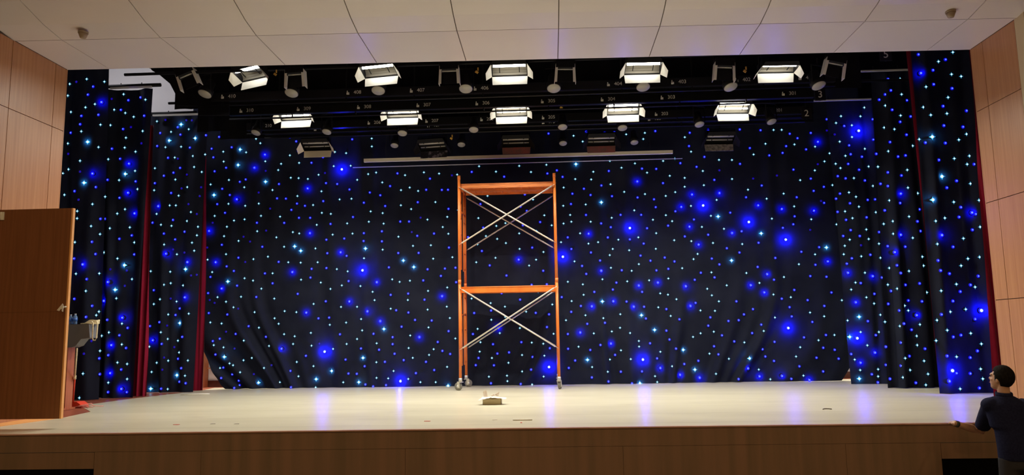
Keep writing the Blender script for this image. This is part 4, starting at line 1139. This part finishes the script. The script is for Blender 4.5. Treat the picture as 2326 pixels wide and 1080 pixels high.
# left arm to the stage edge, right arm hanging
def limb(mb, pts, rs_, n=14): mb.tube(pts, rs_, n)
limb(body, [ls, ls.lerp(el, .5), el, el.lerp(wr, .35), wr], [.052, .047, .040, .042, .027])
ball(ls, (.05, .048, .048), None)
re = rs + Vector((.07, -.02, -.30)); rw = re + Vector((-.02, .14, -.22)); 
limb(body, [rs, rs.lerp(re, .5), re, re.lerp(rw, .35), rw], [.052, .046, .039, .040, .027])
ball(rs, (.05, .048, .048), None)
def hand(mb, w, d, across, dn, curl, s=1.0):
    """w wrist, d pointing direction, across towards the little finger, dn palm side"""
    d = d.normalized(); across = across.normalized(); dn = dn.normalized()
    for k in range(5):
        c_ = w + d * (.019 * k)
        mb.ball(c_ , (.032 + .003 * k, .032 + .002 * k, .018), 12, 8, Matrix((across, d, dn)).transposed())
    k0 = w + d * .085
    for i, (L_, off) in enumerate(((.074, -.030), (.083, -.010), (.077, .011), (.060, .031))):
        a = k0 + across * off
        c1 = a + d * L_ * .45 + dn * curl * .2 * L_ + across * off * .12
        c2 = c1 + d * L_ * .32 + dn * curl * .55 * L_
        c3 = c2 + d * L_ * .12 + dn * curl * .65 * L_
        mb.tube([a - d * .02, a, c1, c2, c3], [.009, .0100, .0088, .0080, .0060], 10)
        mb.ball(c3, (.006,) * 3, 8, 6)
    a = w + d * .028 - across * .028
    mb.tube([a, a - across * .025 + d * .03, a - across * .036 + d * .062 + dn * .006], [.013, .0105, .0075], 10)
hdir = (hd - wr); hdir.z = 0
hand(body, wr + Vector((0, 0, -.004)), hdir + Vector((-.02, .01, .0)), Vector((.4, .9, 0)), Vector((0, 0, -1)), .20)
hand(body, rw, Vector((-.1, .35, -1)), Vector((.2, -.9, -.2)), Vector((-1, 0, 0)), .5)
# legs
for s in (-1, 1):
    hx = hipc.x + s * .09
    limb(body, [(hx, hipc.y, .90), (hx + s * .02, hipc.y + .03, .50), (hx + s * .03, hipc.y + .0, .10), (hx + s * .03, hipc.y, .07)], [.085, .055, .038, .04])
bo = remesh(body, 'body', skin, person, .0065, PO, 3)
# eyes and lips
m = MB()
for s in (-1, 1): m.ball(hp_(s * .031, .086, .012), (.011, .007, .006), 10, 8, HM)
m.build('eyes', eye_m, person, PO)
m = MB(); m.ball(hp_(0, .099, -.052), (.020, .005, .006), 10, 8, HM); m.build('lips', lip_m, person, PO)
# hair: a close crop over crown, sides and back
m = MB(); m.ball((0, -.014, .024), (.081, .102, .106), 40, 30)
dl = []
for f in m.bm.faces:
    c_ = f.calc_center_median()
    front = .060 + .0 * c_.z
    if c_.z < -.092 or (c_.y > .052 and c_.z < .098 and True) or (c_.y > .012 and c_.z < .030) or (c_.z < -.02 and c_.y > -.022) or (c_.y > .035 and c_.z < .07):
        dl.append(f)
bmesh.ops.delete(m.bm, geom=dl, context='FACES')
for v in m.bm.verts:
    nv = noise.noise(v.co * 60) * .003
    v.co = hc + HM @ (v.co * (1 + nv * 8))
hair = m.build('hair', hair_m, person, PO)
s = hair.modifiers.new('s', 'SOLIDIFY'); s.thickness = .012; s.offset = 0
# shirt
sh = MB()
loft(sh, [((hipc.x, hipc.y, .84), .185, .135), ((hipc.x, hipc.y, .95), .185, .135), ((mx_ + .015, my_ - .03, 1.12), .175, .135), ((mx_ + .005, my_ - .015, tz - .20), .195, .14), ((mx_, my_, tz - .06), .205, .13), ((mx_ - .005, my_, tz + .015), .185, .115), ((mx_ - .01, my_, tz + .055), .125, .095), ((nb.x, nb.y, nb.z + .01), .078, .072)], 28)
for q_ in (ls, rs): sh.ball(q_ + Vector((0, 0, -.005)), (.088, .085, .075), 20, 14)
sl = ls.lerp(el, .80)
sh.tube([ls + Vector((.05, 0, .01)), ls, ls.lerp(el, .4), sl], [.075, .079, .075, .072], 18)
sr = rs.lerp(re, .82)
sh.tube([rs + Vector((-.05, 0, .01)), rs, rs.lerp(re, .4), sr], [.075, .079, .075, .072], 18)
so = remesh(sh, 'shirt', navy, person, .010, PO, 6)
cl = MB()
cn = (hc - nb).normalized()
rg = []
for k in range(25):
    a = 2 * PI * k / 24
    rg.append(nb + Vector((.066 * math.cos(a), .064 * math.sin(a), .022 + .008 * math.sin(a))))
cl.tube(rg, [(.010, .024)] * 25, 8, False)
cl.build('collar', navy, person, PO)
# wristband
m = MB(); d_ = (wr - el).normalized(); m.tube([wr - d_ * .045, wr - d_ * .01], [.034, .031], 16); m.build('wristband', band_m, person, PO)
# trousers and shoes
tr = MB()
loft(tr, [((hipc.x, hipc.y, .76), .17, .125), ((hipc.x, hipc.y, .90), .172, .128), ((hipc.x, hipc.y, 1.0), .165, .12)], 24)
for s in (-1, 1):
    hx = hipc.x + s * .09
    tr.tube([(hx, hipc.y, .86), (hx + s * .02, hipc.y + .03, .50), (hx + s * .03, hipc.y + .0, .05)], [.098, .076, .066], 16)
remesh(tr, 'trousers', dark_trouser, person, .014, PO, 4)
for s in (-1, 1):
    x = hipc.x + s * .12
    m = MB(); m.ball((x, hipc.y + .05, .045), (.045, .13, .045), 14, 10); m.b2((x - .042, hipc.y - .07, .0), (x + .042, hipc.y + .16, .025)); m.build('shoe', rubber, person, PO)

# ------------------------------------------------------------------ light
w = bpy.data.worlds.new('world'); sc.world = w; w.use_nodes = True
w.node_tree.nodes['Background'].inputs[0].default_value = (.9, .65, .35, 1)
w.node_tree.nodes['Background'].inputs[1].default_value = 0.02
def area(name, loc, sx_, sy_, power, color, rot=(0, 0, 0)):
    ld = bpy.data.lights.new(name, 'AREA'); ld.shape = 'RECTANGLE'; ld.size = sx_; ld.size_y = sy_; ld.energy = power; ld.color = color
    o = bpy.data.objects.new(name, ld); col.objects.link(o); o.location = loc; o.rotation_euler = rot
    return o
# the lamps' own light, thrown down out of each lit floodlight
for o, ti, rz in LAMPS:
    M = Matrix.Rotation(R(rz), 4, 'Z') @ Matrix.Rotation(R(-ti * .35), 4, 'X')
    l_ = area('floodlight_beam', o.location + (Matrix.Rotation(R(rz), 4, 'Z') @ Matrix.Rotation(R(-ti), 4, 'X')) @ Vector((0, .10, -.150)), .5, .02, BEAM, (1.0, .94, .80))
    l_.rotation_euler = M.to_euler(); l_.data.spread = R(145)
wl = area('back_wall_fill', (-9.6, 13.9, 8.1), .5, .3, WALL_FILL, (.95, .93, 1.0)); wl.rotation_euler = (R(52), 0, R(-8))  # added lamp out of view to brighten the upper back wall
for x_ in (-7.5, 6.4):  # added unseen lamps that brighten the white wall in the side gaps
    area('wall_gap_fill', (x_, 16.2, 4.0), .2, .2, 140.0, (1.0, .93, .8))
# hall ceiling downlights (warm), over and behind the viewer
for x in (-6, 0, 6):
    for y in (-5, 0, 4):
        area('hall_downlight', (x, y, 6.95), .5, .5, HALL, (1.0, .67, .32))
sc.view_settings.view_transform = 'Standard'
sc.view_settings.look = 'None'
sc.view_settings.exposure = 0.0
sc.view_settings.gamma = 1.0
sc.view_settings.use_curve_mapping = False
